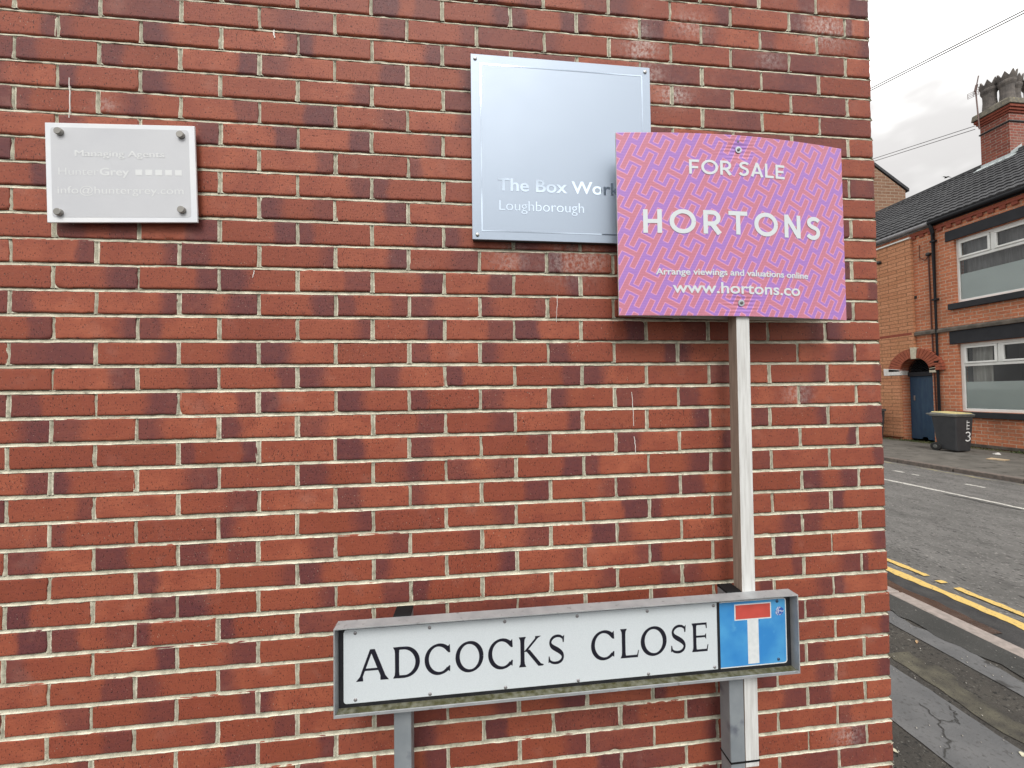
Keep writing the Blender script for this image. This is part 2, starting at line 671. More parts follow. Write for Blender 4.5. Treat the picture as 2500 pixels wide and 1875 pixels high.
# side wall running back along the street, laid the same way and turned round the corner
Vb, Fb, Db, Tb = brick_rows(r0_, r1_, 0.12, 5.0, None, RNG, False)
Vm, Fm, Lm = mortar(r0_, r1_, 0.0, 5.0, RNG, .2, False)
nb, nm = len(Vb), len(Vm)
Vs_ = np.concatenate([Vb, Vm])
Vs_ = np.stack([XC - Vs_[:, 1], Vs_[:, 0], Vs_[:, 2]], -1)
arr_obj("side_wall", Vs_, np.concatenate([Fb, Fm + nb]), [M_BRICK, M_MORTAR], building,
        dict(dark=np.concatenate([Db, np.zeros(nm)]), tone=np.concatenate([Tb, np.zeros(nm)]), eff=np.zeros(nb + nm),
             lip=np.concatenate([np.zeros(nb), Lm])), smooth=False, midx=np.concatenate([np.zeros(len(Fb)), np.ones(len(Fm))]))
M_CORE = mat("block_core", (.22, .2, .17), .9)
obj("core", MB().box(XA - .1, XC - .03, .03, 5.0, 0, 4.25), M_CORE, building)
obj("coping", MB().box(XA - .1, XC + .05, -.05, 5.0, 4.262, 4.36), mat("coping_stone", (.35, .33, .3), .9, bump=.002), building, bevel=.01)
# old white paint drips and scratches on the bricks
M_DRIP = mat("white_paint_splash", (.78, .76, .72), .6)
for (x, z0, z1, wd) in ((0.148, 2.375, 2.495, .0012), (1.86, 1.43, 1.545, .0008), (1.865, 1.338, 1.395, .0010), (1.605, 1.78, 1.87, .0007),
                        (0.72, 2.665, 2.69, .0022), (0.66, 1.910, 1.932, .0010)):
    mb = MB()
    n = 9
    pts = []
    for i in range(n):
        f = i / (n - 1)
        pts.append((x + .0022 * math.sin(3.1 * f + x * 40) + .0008 * math.sin(17 * f + x * 9) + (.012 * (1 - f) if wd > .0024 and z1 > 2.6 else 0), z1 + (z0 - z1) * f, wd * (1 - .6 * abs(f - .35))))
    for (xa, za, wa), (xb, zb, wb_) in zip(pts[:-1], pts[1:]):
        mb.hexa([(xa - wa, -.0012, za), (xa + wa, -.0012, za), (xa + wa, .004, za), (xa - wa, .004, za),
                 (xb - wb_, -.0012, zb), (xb + wb_, -.0012, zb), (xb + wb_, .004, zb), (xb - wb_, .004, zb)])
    obj("paint_drip", mb, M_DRIP, building)

# ================================================================== lettering
def text2d(body, bold=0.0):
    cu = bpy.data.curves.new("txt", "FONT")
    cu.body = body
    cu.offset = bold
    cu.resolution_u = 5
    o = bpy.data.objects.new("txt", cu)
    COL.objects.link(o)
    dg = bpy.context.evaluated_depsgraph_get()
    dg.update()
    me = bpy.data.meshes.new_from_object(o.evaluated_get(dg))
    v = np.array([p.co[:2] for p in me.vertices])
    f = [tuple(p.vertices) for p in me.polygons]
    bpy.data.objects.remove(o)
    bpy.data.curves.remove(cu)
    bpy.data.meshes.remove(me)
    return v, f


def fit_text(body, x0, x1, z0, cap, place, bold=0.0, layer=0.0):
    """lettering from x0 to x1 on baseline z0; cap = capital height in metres; place(x, z, layer) -> point"""
    v, f = text2d(body, bold)
    sx = (x1 - x0) / (v[:, 0].max() - v[:, 0].min())
    sz = cap / 0.70
    mb = MB()
    xs = x0 + (v[:, 0] - v[:, 0].min()) * sx
    zs = z0 + v[:, 1] * sz
    mb.add([place(a, b, layer) for a, b in zip(xs, zs)], f)
    return mb


def ribbon(pts, wd):
    pts = np.array(pts, float)
    wd = np.broadcast_to(np.array(wd, float), (len(pts),))
    d = np.gradient(pts, axis=0) if len(pts) > 2 else np.repeat([pts[1] - pts[0]], 2, 0)
    d = d / np.linalg.norm(d, axis=1)[:, None]
    nrm = np.stack([-d[:, 1], d[:, 0]], 1)
    a, b = pts + nrm * wd[:, None] / 2, pts - nrm * wd[:, None] / 2
    return [np.array([a[i], a[i + 1], b[i + 1], b[i]]) for i in range(len(pts) - 1)]


def arc(cx, cy, rx_, ry, a0, a1, n=28):
    a = np.radians(np.linspace(a0, a1, n))
    return np.stack([cx + rx_ * np.cos(a), cy + ry * np.sin(a)], 1)


def sans(ch, s):
    """geometric sans capitals, cap height 1, stroke s -> (list of strokes, width)"""
    h = s / 2
    if ch == "H":
        return [ribbon([(h, 0), (h, 1)], s), ribbon([(.74 - h, 0), (.74 - h, 1)], s), ribbon([(s, .5), (.74 - s, .5)], s * .95)], .74
    if ch == "O":
        return [ribbon(arc(.53, .5, .53 - h, .515 - h, 0, 360, 48), s)], 1.06
    if ch == "R":
        return [ribbon([(h, 0), (h, 1)], s), ribbon(np.concatenate([[(s, 1 - h)], arc(.36, .67, .29 - h + .06, .33 - h, 90, -90, 20), [(s, .34 + h)]]), s),
                ribbon([(.37, .40), (.66, 0)], s * 1.12)], .74
    if ch == "T":
        return [ribbon([(0, 1 - h), (.80, 1 - h)], s), ribbon([(.40, 0), (.40, 1 - s)], s)], .80
    if ch == "N":
        return [ribbon([(h, 0), (h, 1)], s), ribbon([(.76 - h, 0), (.76 - h, 1)], s), ribbon([(h * .9, .97), (.76 - h * .9, .03)], s * 1.05)], .76
    if ch == "S":
        p = np.array([(.60, .83), (.52, .90), (.42, .925), (.33, .925), (.22, .90), (.125, .83), (.105, .74), (.13, .65), (.21, .585), (.33, .545),
                      (.44, .51), (.53, .45), (.57, .36), (.56, .25), (.50, .15), (.40, .09), (.30, .075), (.20, .09), (.12, .13), (.045, .20)])
        q = np.linspace(0, len(p) - 1, 60)
        pp = np.stack([np.interp(q, np.arange(len(p)), p[:, k]) for k in (0, 1)], 1)
        for _ in range(3):
            pp[1:-1] = (pp[:-2] + pp[1:-1] * 2 + pp[2:]) / 4
        return [ribbon(pp, s)], .66
    if ch == "F":
        return [ribbon([(h, 0), (h, 1)], s), ribbon([(s, 1 - h), (.62, 1 - h)], s), ribbon([(s, .46), (.56, .46)], s * .95)], .62
    if ch == "A":
        return [ribbon([(h * .8, 0), (.41, .99)], s), ribbon([(.82 - h * .8, 0), (.41, .99)], s), ribbon([(.22, .29), (.60, .29)], s * .9)], .82
    if ch == "L":
        return [ribbon([(h, 0), (h, 1)], s), ribbon([(s, h), (.60, h)], s)], .60
    if ch == "E":
        return [ribbon([(h, 0), (h, 1)], s), ribbon([(s, 1 - h), (.63, 1 - h)], s), ribbon([(s, .51), (.57, .51)], s * .95), ribbon([(s, h), (.64, h)], s)], .64
    return [], .34


def sans_line(word, s, gap, x0, x1, z0, cap, place, layer):
    pen, items = 0.0, []
    for ch in word:
        st, wd = sans(ch, s)
        items.append((pen, st))
        pen += wd + (gap if ch != " " else 0)
    tot = pen - gap
    k = (x1 - x0) / tot
    mb = MB()
    j = 0
    for p0, st in items:
        for stroke in st:
            j += 1
            lay = layer + (j % 5) * .00006
            for q in stroke:
                mb.add([place(x0 + (p0 + u) * k, z0 + v * cap, lay) for u, v in q], [(0, 1, 2, 3)])
    return mb


def serif(ch):
    """flared-serif street plate capitals in a unit box -> list of polygons grouped in strokes"""
    TK, TN = .160, .088           # thick, thin (fraction of the cap height; x is scaled later)
    S = []

    def stem(x, wd, y0=0.0, y1=1.0, fl=.05, ft=True, fb=True):
        ys = np.array([y0, y0 + .035, y0 + .10, y0 + .2, y1 - .2, y1 - .10, y1 - .035, y1])
        e = np.array([fl if fb else 0, fl * .75 if fb else 0, fl * .18 if fb else 0, 0, 0, fl * .18 if ft else 0, fl * .75 if ft else 0, fl if ft else 0])
        S.append([np.array([(x - wd / 2 - e[i], ys[i]), (x + wd / 2 + e[i], ys[i]), (x + wd / 2 + e[i + 1], ys[i + 1]), (x - wd / 2 - e[i + 1], ys[i + 1])]) for i in range(7)])

    def diag(p, q, wd, foot=0.0, top=0.0):
        (xa, ya), (xb, yb) = p, q
        n = 8
        f = np.linspace(0, 1, n)
        e = foot * np.clip(1 - f / .12, 0, 1) + top * np.clip((f - .88) / .12, 0, 1)
        st = []
        for i in range(n - 1):
            g0, g1 = f[i], f[i + 1]
            X0, X1 = xa + (xb - xa) * g0, xa + (xb - xa) * g1
            st.append(np.array([(X0 - wd / 2 - e[i], ya + (yb - ya) * g0), (X0 + wd / 2 + e[i], ya + (yb - ya) * g0),
                                (X1 + wd / 2 + e[i + 1], ya + (yb - ya) * g1), (X1 - wd / 2 - e[i + 1], ya + (yb - ya) * g1)]))
        S.append(st)

    def bow(cx, cy, rx_, ry, a0, a1, tk=TK, tn=TN, n=44, tilt=14):
        a = np.linspace(a0, a1, n)
        wd = tn + (tk - tn) * np.abs(np.cos(np.radians(a - tilt))) ** 1.5
        S.append(ribbon(arc(cx, cy, rx_, ry, a0, a1, n), wd))
    if ch == "A":
        diag((.085, 0), (.475, 1.0), .098, foot=.070)
        diag((.90, 0), (.50, 1.0), .165, foot=.058)
        S.append(ribbon([(.24, .36), (.74, .36)], .075))
    elif ch == "D":
        stem(.16, TK * .95, fl=.07)
        t = np.concatenate([[(.2, .957)], arc(.42, .5, .50, .457, 90, -90, 36), [(.2, .043)]])
        a = np.concatenate([[90], np.linspace(90, -90, 36), [-90]])
        S.append(ribbon(t, TN + (TK * 1.05 - TN) * np.abs(np.cos(np.radians(a - 8))) ** 1.4))
    elif ch == "C":
        bow(.56, .5, .475, .46, 42, 318, TK * 1.05, TN)
        S.append([np.array([(.855, .76), (.93, .70), (1.0, .70), (.985, .97)]), np.array([(.855, .76), (.985, .97), (.90, .90), (.82, .84)])])
        S.append([np.array([(.84, .17), (.985, .08), (1.0, .27), (.955, .28)])])
    elif ch == "O":
        bow(.5, .5, .435, .462, 0, 360, TK * 1.0, TN, 64)
    elif ch == "K":
        stem(.16, TK, fl=.065)
        diag((.27, .50), (.80, 1.0), .108, top=.070)
        diag((.36, .565), (.885, 0), .180)
        S.append([np.array([(.80, 0), (1.02, .02), (1.0, .05), (.84, .10)])])
    elif ch == "S":
        p = np.array([(.88, .86), (.74, .935), (.56, .955), (.36, .93), (.19, .84), (.14, .72), (.22, .61), (.42, .53), (.64, .45), (.82, .35),
                      (.87, .23), (.79, .12), (.60, .05), (.38, .045), (.20, .075), (.08, .15)])
        q = np.linspace(0, len(p) - 1, 56)
        pp = np.stack([np.interp(q, np.arange(len(p)), p[:, k]) for k in (0, 1)], 1)
        for _ in range(3):
            pp[1:-1] = (pp[:-2] + pp[1:-1] * 2 + pp[2:]) / 4
        f = np.linspace(0, 1, 56)
        S.append(ribbon(pp, 0.088 + .088 * np.exp(-((f - .5) / .2) ** 2)))
        S.append([np.array([(.86, .72), (.92, .73), (.95, .97), (.82, .90)])])
        S.append([np.array([(.03, .06), (.16, .10), (.10, .28), (.05, .28)])])
    elif ch == "L":
        stem(.22, TK * 1.15, fl=.08)
        S.append([np.array([(.25, 0), (.94, 0), (.90, .085), (.25, .085)]), np.array([(.90, .085), (.94, 0), (1.0, .24), (.955, .24)])])
    elif ch == "E":
        stem(.24, TK * 1.15, fl=.08)
        S.append([np.array([(.28, .925), (.90, .925), (.94, 1.0), (.28, 1.0)]), np.array([(.87, .925), (.90, .80), (.95, .80), (.94, 1.0)])])
        S.append([np.array([(.28, .49), (.86, .49), (.86, .56), (.28, .56)]), np.array([(.82, .49), (.90, .42), (.90, .63), (.82, .56)])])
        S.append([np.array([(.28, 0), (.96, 0), (.92, .08), (.28, .08)]), np.array([(.92, .08), (.96, 0), (1.02, .23), (.97, .23)])])
    return S


# ================================================================== WALL PLAQUES
M_STEEL = mat("satin_steel", (.42, .42, .41), .38, 1.0)
M_DULLSTEEL = mat("dull_steel", (.30, .29, .27), .5, 0.9, bump=.0002)


def rrect(x0, x1, z0, z1, r, n=6):
    p = []
    for cx, cz, a in ((x1 - r, z1 - r, 0), (x0 + r, z1 - r, 90), (x0 + r, z0 + r, 180), (x1 - r, z0 + r, 270)):
        for i in range(n + 1):
            an = R(a + 90 * i / n)
            p.append((cx + r * math.cos(an), cz + r * math.sin(an)))
    return p


# --- small acrylic plaque on stand-offs
pl = thing("wall_plaque", "small pale grey frosted acrylic plaque on four steel stand-offs, managing agents lettering", "sign", (0.31, 0, 2.06))
X0, X1, Z0, Z1 = 0.1115, 0.5100, 2.0590, 2.3500
M_ACR = mat("clear_white_acrylic", (.80, .82, .84), .12, col2=(.72, .75, .80), scale=9, spec=.6)
M_FROST = mat("frosted_grey_panel", (.54, .555, .59), .5, col2=(.585, .60, .63), scale=5, bump=.00015, bscale=900)
M_TXTW = mat("pale_vinyl_lettering", (.70, .72, .735), .4)
body = obj("plate", MB().box(X0, X1, -.0215, -.0155, Z0, Z1), M_ACR, pl, bevel=.0012)
obj("frosted_panel", MB().prism(rrect(X0 + .0145, X1 - .0165, Z0 + .015, Z1 - .0135, .008), -.0219, -.0216, "y"), M_FROST, pl)


def on_agents(x, z, l):
    return (x, -.0220 - l, z)


for wd_, a_, b_, z_, c_, bo in (("Managing Agents", .1885, .4260, 2.2525, .0185, .0), ("Managing Agents", .1892, .4267, 2.2525, .0185, .0001), ("Managing Agents", .1878, .4253, 2.2525, .0185, .0002), ("Hunter", .1445, .2490, 2.1975, .0215, -.006),
                                ("Grey", .2520, .3300, 2.1975, .0215, .020), ("info@huntergrey.com", .1410, .4755, 2.1430, .0215, .0)):
    obj("lettering", fit_text(wd_, a_, b_, z_, c_, on_agents, bo if abs(bo) > .001 else 0, .0002 + (bo if abs(bo) < .001 else 0)), M_TXTW, pl, fixn=False)
tx = MB()
for i in range(5):
    xx = .3465 + i * .0268
    tx.add([on_agents(a, b, .0002) for a, b in ((xx, 2.1985), (xx + .0185, 2.1985), (xx + .0185, 2.2155), (xx, 2.2155))], [(0, 1, 2, 3)])
obj("square_row", tx, M_TXTW, pl, fixn=False)
for x, z in ((.1515, 2.3215), (.4745, 2.3190), (.1455, 2.0870), (.4710, 2.0945)):
    obj("standoff", MB().lathe((x, 0, z), [(.0075, .004), (.0075, -.0150), (.0102, -.0218), (.0102, -.0295), (.0090, -.0308)], "y", 20), M_DULLSTEEL, pl, smooth=True)

pl.location = (X0 + .2, 0, 2.2045)
for ch_ in pl.children:                 # the plaque hangs a little crooked
    ch_.location = (-.2 - X0 + .31, 0, 2.06 - 2.2045)
pl.rotation_euler = (0, R(-2.0), 0)

# --- square brushed metal plaque
pq = thing("wall_plaque", "large square brushed metal plaque with mirrored border partly behind the pink board", "sign", (1.63, 0, 2.04))
BX0, BX1, BZ0, BZ1 = 1.3290, 1.9335, 2.0400, 2.6450


def brushed():
    m = bpy.data.materials.new("brushed_metal")
    m.use_nodes = True
    t = m.node_tree
    b = t.nodes["Principled BSDF"]
    b.inputs["Metallic"].default_value = .3
    b.inputs["Base Color"].default_value = (.385, .455, .555, 1)
    b.inputs["Roughness"].default_value = .5
    b.inputs["Anisotropic"].default_value = .4
    co = t.nodes.new("ShaderNodeTexCoord")
    mpn = t.nodes.new("ShaderNodeMapping")
    mpn.inputs["Scale"].default_value = (8, 8, 900)
    n = t.nodes.new("ShaderNodeTexNoise")
    n.inputs["Scale"].default_value = 1.0
    bn = t.nodes.new("ShaderNodeBump")
    bn.inputs["Distance"].default_value = .00004
    n2_ = t.nodes.new("ShaderNodeTexNoise")
    n2_.inputs["Scale"].default_value = 7
    n2_.inputs["Detail"].default_value = 5
    mr_ = t.nodes.new("ShaderNodeMapRange")
    mr_.inputs["To Min"].default_value = .42
    mr_.inputs["To Max"].default_value = .54
    t.links.new(co.outputs["Object"], mpn.inputs["Vector"])
    t.links.new(mpn.outputs["Vector"], n.inputs["Vector"])
    t.links.new(n.outputs["Fac"], bn.inputs["Height"])
    t.links.new(bn.outputs["Normal"], b.inputs["Normal"])
    t.links.new(co.outputs["Object"], n2_.inputs["Vector"])
    t.links.new(n2_.outputs["Fac"], mr_.inputs["Value"])
    t.links.new(mr_.outputs["Result"], b.inputs["Roughness"])
    return m


M_BRUSH = brushed()
M_MIRROR = mat("polished_metal", (.52, .60, .70), .07, 1.0)
M_DARKEDGE = mat("dark_backing", (.05, .05, .055), .6)
obj("backing", MB().box(BX0 + .001, BX1 - .001, -.0185, -.002, BZ0 + .001, BZ1 - .001), M_DARKEDGE, pq)
obj("plate", MB().box(BX0, BX1, -.0225, -.0187, BZ0, BZ1), M_BRUSH, pq, bevel=.0008)
LX0, LX1, LZ0, LZ1 = 1.3585, 1.9060, 2.0665, 2.6155
lw = .0036
bd = MB()
yy = (-.0231, -.0226)
bd.box(LX0, LX1, *yy, LZ1 - lw, LZ1).box(LX0, LX1, *yy, LZ0, LZ0 + lw).box(LX0, LX0 + lw, *yy, LZ0 + lw, LZ1 - lw).box(LX1 - lw, LX1, *yy, LZ0 + lw, LZ1 - lw)
obj("border_line", bd, M_MIRROR, pq)


def on_box(x, z, l):
    return (x, -.0226 - l, z)


obj("lettering", fit_text("The Box Works", 1.4110, 1.8420, 2.2015, .0405, on_box, .018, .0005), M_MIRROR, pq, fixn=False)
obj("lettering", fit_text("Loughborough", 1.4165, 1.6960, 2.1370, .0335, on_box, -.008, .0005), M_MIRROR, pq, fixn=False)
for x, z in ((1.3430, 2.6300), (1.3450, 2.0545), (1.9165, 2.6290), (1.9175, 2.0545)):
    obj("screw_cap", MB().lathe((x, 0, z), [(.0062, -.0226), (.0060, -.0245), (.0045, -.0256), (.0015, -.0260)], "y", 16), M_STEEL, pq, smooth=True)
# dusty cobwebs hanging under the square plaque
M_WEB = mat("dusty_cobweb", (.10, .095, .09), .95)
for k, (wx, wz) in enumerate(((1.452, 2.036), (1.655, 2.036), (1.319, 2.545))):
    mb = MB()
    for i in range(26):
        a = random.uniform(0, 6.28)
        p = Vector((wx + random.gauss(0, .014), -.004 + random.uniform(-.01, .003), wz - random.uniform(0, .004)))
        q = p + Vector((random.gauss(0, .012), random.uniform(-.006, .002), -random.uniform(.004, .022)))
        mid = (p + q) / 2 + Vector((random.gauss(0, .004), 0, random.gauss(0, .004)))
        mb.tube([p, mid, q], .00022, 4)
    o = obj("cobweb", mb, M_WEB)
    tag(o, ("dusty cobweb under the left part of the square metal plaque", "dusty cobweb under the middle of the square metal plaque",
            "wispy cobweb on the brick left of the square metal plaque")[k], "cobweb", "cobwebs round the square plaque")

# ================================================================== FOR SALE BOARD
fs = thing("for_sale_board", "pink and purple H patterned for sale board on a white timber post", "sign", (2.17, -.095, 0.38))
HX0, HX1, HZ0, HZ1 = 1.7810, 2.5640, 1.7790, 2.3570
HXM, HW, TILT = (HX0 + HX1) / 2, (HX1 - HX0) / 2, -.0115


def bow_y(x):
    return -.1205 + .026 * np.abs((x - HXM) / HW) ** 1.8


def on_board(x, z, l):
    return (x, float(bow_y(x)) - .0006 - l, z + TILT * (x - HXM))


def h_pattern(x, z):
    """anti-aliased colour of the interlocking H print at board point x, z"""
    ang = R(-27.0)
    c, s = math.cos(ang), math.sin(ang)
    p0 = (1.7810 + .0635, 2.3570 - .0905)
    X, Z_ = x - p0[0], z - p0[1]
    u = c * X + s * Z_
    v_ = -s * X + c * Z_
    A, B = np.array([.0288, .0606]), np.array([.0665, -.1036])
    det = A[0] * B[1] - A[1] * B[0]
    i = (u * B[1] - v_ * B[0]) / det
    j = (A[0] * v_ - A[1] * u) / det
    best = np.full(x.shape, 1e3)
    for di in range(-2, 3):
        for dj in range(-2, 3):
            ii, jj = np.floor(i) + di, np.floor(j) + dj
            du = u - ii * A[0] - jj * B[0]
            dv = v_ - ii * A[1] - jj * B[1]

            def rect(cx, cy, hw, hh):
                return np.maximum(np.abs(du - cx) - hw, np.abs(dv - cy) - hh)
            d = np.minimum(np.minimum(rect(-.0302, 0, .0081, .0425), rect(.0302, 0, .0081, .0425)), rect(0, 0, .0302, .0077))
            best = np.minimum(best, d)
    purple, pink, line = np.array([.395, .200, .560]), np.array([.560, .205, .285]), np.array([.86, .38, .56])
    aa = .0007
    k_line = np.clip((.0012 - best) / aa + .5, 0, 1)[..., None]
    k_in = np.clip((-.0004 - best) / aa + .5, 0, 1)[..., None]
    col = purple * (1 - k_line) + line * k_line
    return col * (1 - k_in) + pink * k_in


def sheet(ysurf, thick, flip, nx=560, nz=412, pattern=True):
    xs, zs = np.linspace(HX0, HX1, nx), np.linspace(HZ0, HZ1, nz)
    gx, gz = np.meshgrid(xs, zs)
    Y = ysurf(gx)
    if pattern:      # dents the two washers pull into the sheet
        for (wx, wz) in ((2.1735, 2.3110), (2.1700, 1.8215)):
            rr = np.hypot(gx - wx, (gz - wz) * 1.3)
            Y = Y + .0028 * np.exp(-(rr / .030) ** 2) + .0007 * np.sin((gz - wz) * 520) * np.exp(-(rr / .05) ** 2)
    V = np.stack([gx, Y, gz + TILT * (gx - HXM)], -1).reshape(-1, 3)
    idx = np.arange(nx * nz).reshape(nz, nx)
    F = np.stack([idx[:-1, :-1], idx[:-1, 1:], idx[1:, 1:], idx[1:, :-1]], -1).reshape(-1, 4)
    if flip:
        F = F[:, ::-1]
    rim = np.concatenate([idx[0, :], idx[1:, -1], idx[-1, -2::-1], idx[-2:0:-1, 0]])
    bk = V[rim].copy()
    bk[:, 1] += thick
    b0 = len(V)
    k = np.arange(len(rim))
    k2 = (k + 1) % len(rim)
    F2 = np.stack([rim[k], b0 + k, b0 + k2, rim[k2]], -1)
    if flip:
        F2 = F2[:, ::-1]
    Bk = V.reshape(nz, nx, 3)[::8, ::8].copy()
    Bk[..., 1] += thick
    n2z, n2x = Bk.shape[:2]
    i2 = np.arange(n2z * n2x).reshape(n2z, n2x) + b0 + len(rim)
    F3 = np.stack([i2[:-1, :-1], i2[1:, :-1], i2[1:, 1:], i2[:-1, 1:]], -1).reshape(-1, 4)
    if flip:
        F3 = F3[:, ::-1]
    VV = np.concatenate([V, bk, Bk.reshape(-1, 3)])
    FF = np.concatenate([F, F2, F3])
    mi = np.concatenate([np.zeros(len(F)), np.ones(len(F2)), np.ones(len(F3))])
    cl = np.ones((len(VV), 4))
    if pattern:
        cl[:len(V), :3] = h_pattern(gx, gz).reshape(-1, 3)
    return VV, FF, mi, cl


def printed():
    m = bpy.data.materials.new("printed_corrugated_plastic")
    m.use_nodes = True
    t = m.node_tree
    b = t.nodes["Principled BSDF"]
    b.inputs["Roughness"].default_value = .42
    b.inputs["Specular IOR Level"].default_value = .4
    a = t.nodes.new("ShaderNodeAttribute")
    a.attribute_name = "print"
    t.links.new(a.outputs["Color"], b.inputs["Base Color"])
    co = t.nodes.new("ShaderNodeTexCoord")
    wv = t.nodes.new("ShaderNodeTexWave")
    wv.bands_direction = "Z"
    wv.inputs["Scale"].default_value = 62
    wv.inputs["Distortion"].default_value = .4
    bn = t.nodes.new("ShaderNodeBump")
    bn.inputs["Distance"].default_value = .00022
    t.links.new(co.outputs["Object"], wv.inputs["Vector"])
    t.links.new(wv.outputs["Fac"], bn.inputs["Height"])
    t.links.new(bn.outputs["Normal"], b.inputs["Normal"])
    return m


M_PRINT = printed()
M_CORREX = mat("white_corrugated_plastic", (.72, .70, .66), .55)
V_, F_, MI_, CL_ = sheet(bow_y, .004, False)
panel = arr_obj("front_panel", V_, F_, [M_PRINT, M_CORREX], fs, {"print": CL_}, smooth=True, midx=MI_)
V_, F_, MI_, CL_ = sheet(lambda x: -.0665 - .0215 * np.abs((x - HXM) / HW) ** 1.8, -.0035, True, 60, 24, False)
arr_obj("back_panel", V_, F_, [M_CORREX, M_CORREX], fs, None, smooth=True, midx=MI_)
M_WHITEINK = mat("white_print", (.66, .71, .745), .45)
for hl in (sans_line("FOR SALE", .172, .13, 2.0085, 2.3345, 2.2270, .0455, on_board, .0003),
           sans_line("HORTONS", .182, .30, 1.8600, 2.4650, 2.0380, .0745, on_board, .0003),
           fit_text("Arrange viewings and valuations online", 1.8965, 2.4120, 1.9075, .0195, on_board, .020, .0003),
           fit_text("Arrange viewings and valuations online", 1.8971, 2.4126, 1.9075, .0195, on_board, .014, .0004),
           fit_text("www.hortons.co", 1.9480, 2.3800, 1.8510, .0345, on_board, .016, .0003)):
    obj("lettering", hl, M_WHITEINK, panel, fixn=False)
M_ZINC = mat("zinc_plated", (.62, .66, .70), .35, .8, col2=(.5, .54, .58), scale=300)
M_DKSCREW = mat("screw_head", (.16, .17, .16), .4, .8)
for wx, wz in ((2.1735, 2.3110), (2.1700, 1.8215)):
    y0 = float(bow_y(wx)) + .0016
    wsh = obj("washer", MB().lathe((wx, 0, wz), [(.0105, y0), (.0105, y0 - .0018), (.0040, y0 - .0021)], "y", 24), M_ZINC, fs, smooth=True)
    obj("screw_head", MB().lathe((wx, 0, wz), [(.0052, y0 - .0019), (.0048, y0 - .0042), (.002, y0 - .0050)], "y", 14), M_DKSCREW, wsh, smooth=True)
# nail hole with the torn print above the upper washer
obj("nail_hole", MB().lathe((2.173, 0, 2.3375), [(.0032, float(bow_y(2.173)) - .0003), (.0026, float(bow_y(2.173)) - .0007)], "y", 12), M_DKSCREW, fs)


def timber(name, c1, c2):
    return mat(name, c1, .8, col2=c2, scale=26, stretch=(5, 5, .35), lo=.38, hi=.66, bump=.0006, bscale=160,
               spots=[((c2[0] * .55, c2[1] * .5, c2[2] * .45), 9, .70, .78)])


M_TIMW, M_TIMB = timber("whitewashed_timber", (.70, .71, .70), (.56, .56, .545)), timber("bare_timber", (.34, .27, .215), (.25, .195, .155))
mb = MB()
zt, zb = 2.30, .383
xt0, xt1, xb0, xb1 = 2.1590, 2.2035, 2.1512, 2.1956
P8 = [(xb0, -.113, zb), (xb1, -.113, zb), (xb1, -.074, zb), (xb0, -.074, zb), (xt0, -.113, zt), (xt1, -.113, zt), (xt1, -.074, zt), (xt0, -.074, zt)]
mb.add(P8, [(0, 3, 2, 1), (4, 5, 6, 7), (1, 2, 6, 5), (2, 3, 7, 6), (3, 0, 4, 7)], 1)
mb.add(P8, [(0, 1, 5, 4)], 0)
po = obj("post", mb, [M_TIMW, M_TIMB], fs)
bmm = bmesh.new()
bmm.from_mesh(po.data)
bmesh.ops.remove_doubles(bmm, verts=bmm.verts, dist=1e-5)
bmm.to_mesh(po.data)
bmm.free()
bv = po.modifiers.new("bevel", "BEVEL")
bv.width, bv.segments = .0015, 2

# ================================================================== STREET NAME SIGN
sn = thing("street_name_sign", "low white street name sign in a galvanised frame on two grey metal legs", "sign", (1.63, -.09, 0))
M_GALV = mat("galvanised_steel", (.30, .315, .33), .5, .2, col2=(.405, .42, .43), scale=22, lo=.3, hi=.7, bump=.0003, bscale=120,
             spots=[((.23, .24, .24), 60, .62, .72)])
M_GALV2 = mat("weathered_galvanised_leg", (.23, .26, .285), .5, .2, col2=(.31, .34, .365), scale=14, lo=.3, hi=.7, bump=.0003, bscale=90,
              spots=[((.15, .165, .20), 18, .60, .76)])
M_MOSS = mat("mossy_galvanised", (.165, .165, .125), .85, .0, col2=(.062, .060, .022), scale=55, detail=8, lo=.33, hi=.62, bump=.001, bscale=300,
             spots=[((.17, .155, .075), 90, .62, .76), ((.05, .05, .03), 30, .62, .75)])
M_BLACKB = mat("black_board", (.012, .013, .018), .45, col2=(.022, .022, .025), scale=30)
FX0, FX1, FZ0, FZ1 = 0.9475, 2.3085, 0.6828, 0.9190
yf, yb = -.150, -.1135
t3 = .0032
fr = MB()
fr.box(FX0, FX1, yf, yb, FZ1 - t3, FZ1)
fr.box(FX0, FX0 + t3, yf, yb, FZ0 + t3, FZ1 - t3).box(FX1 - t3, FX1, yf, yb, FZ0 + t3, FZ1 - t3)
fr.box(FX0, FX1, yf, yb, FZ0, FZ0 + t3, 0)
# inner upstand of the lower channel slopes down to the front lip
fr.box(FX0 + t3, FX1 - t3, yf, yf + .003, FZ0 + t3, FZ0 + .0075)
fr.prism([(yf + .0032, FZ0 + t3), (yb - .009, FZ0 + t3), (yb - .009, FZ0 + .0045), (yf + .0032, FZ0 + t3 + .0006)], FX0 + t3, FX1 - t3, "x", 1)
frame = obj("frame", fr, [M_GALV, M_MOSS], sn, bevel=.0008)
obj("backing_board", MB().box(FX0 + t3 + .0005, FX1 - t3 - .0005, -.1222, yb - .0005, FZ0 + .0046, FZ1 - t3 - .001), M_BLACKB, sn)
M_WPLATE = mat("white_reflective_plate", (.655, .71, .745), .35, col2=(.615, .67, .705), scale=420, detail=2, lo=.4, hi=.6,
               spots=[((.57, .62, .64), 6, .60, .85)])
M_BLUE = mat("blue_reflective_panel", (.040, .245, .60), .32, col2=(.100, .40, .72), scale=9, detail=4, lo=.35, hi=.7,
             spots=[((.13, .42, .70), 24, .60, .78), ((.02, .12, .36), 70, .70, .76)])
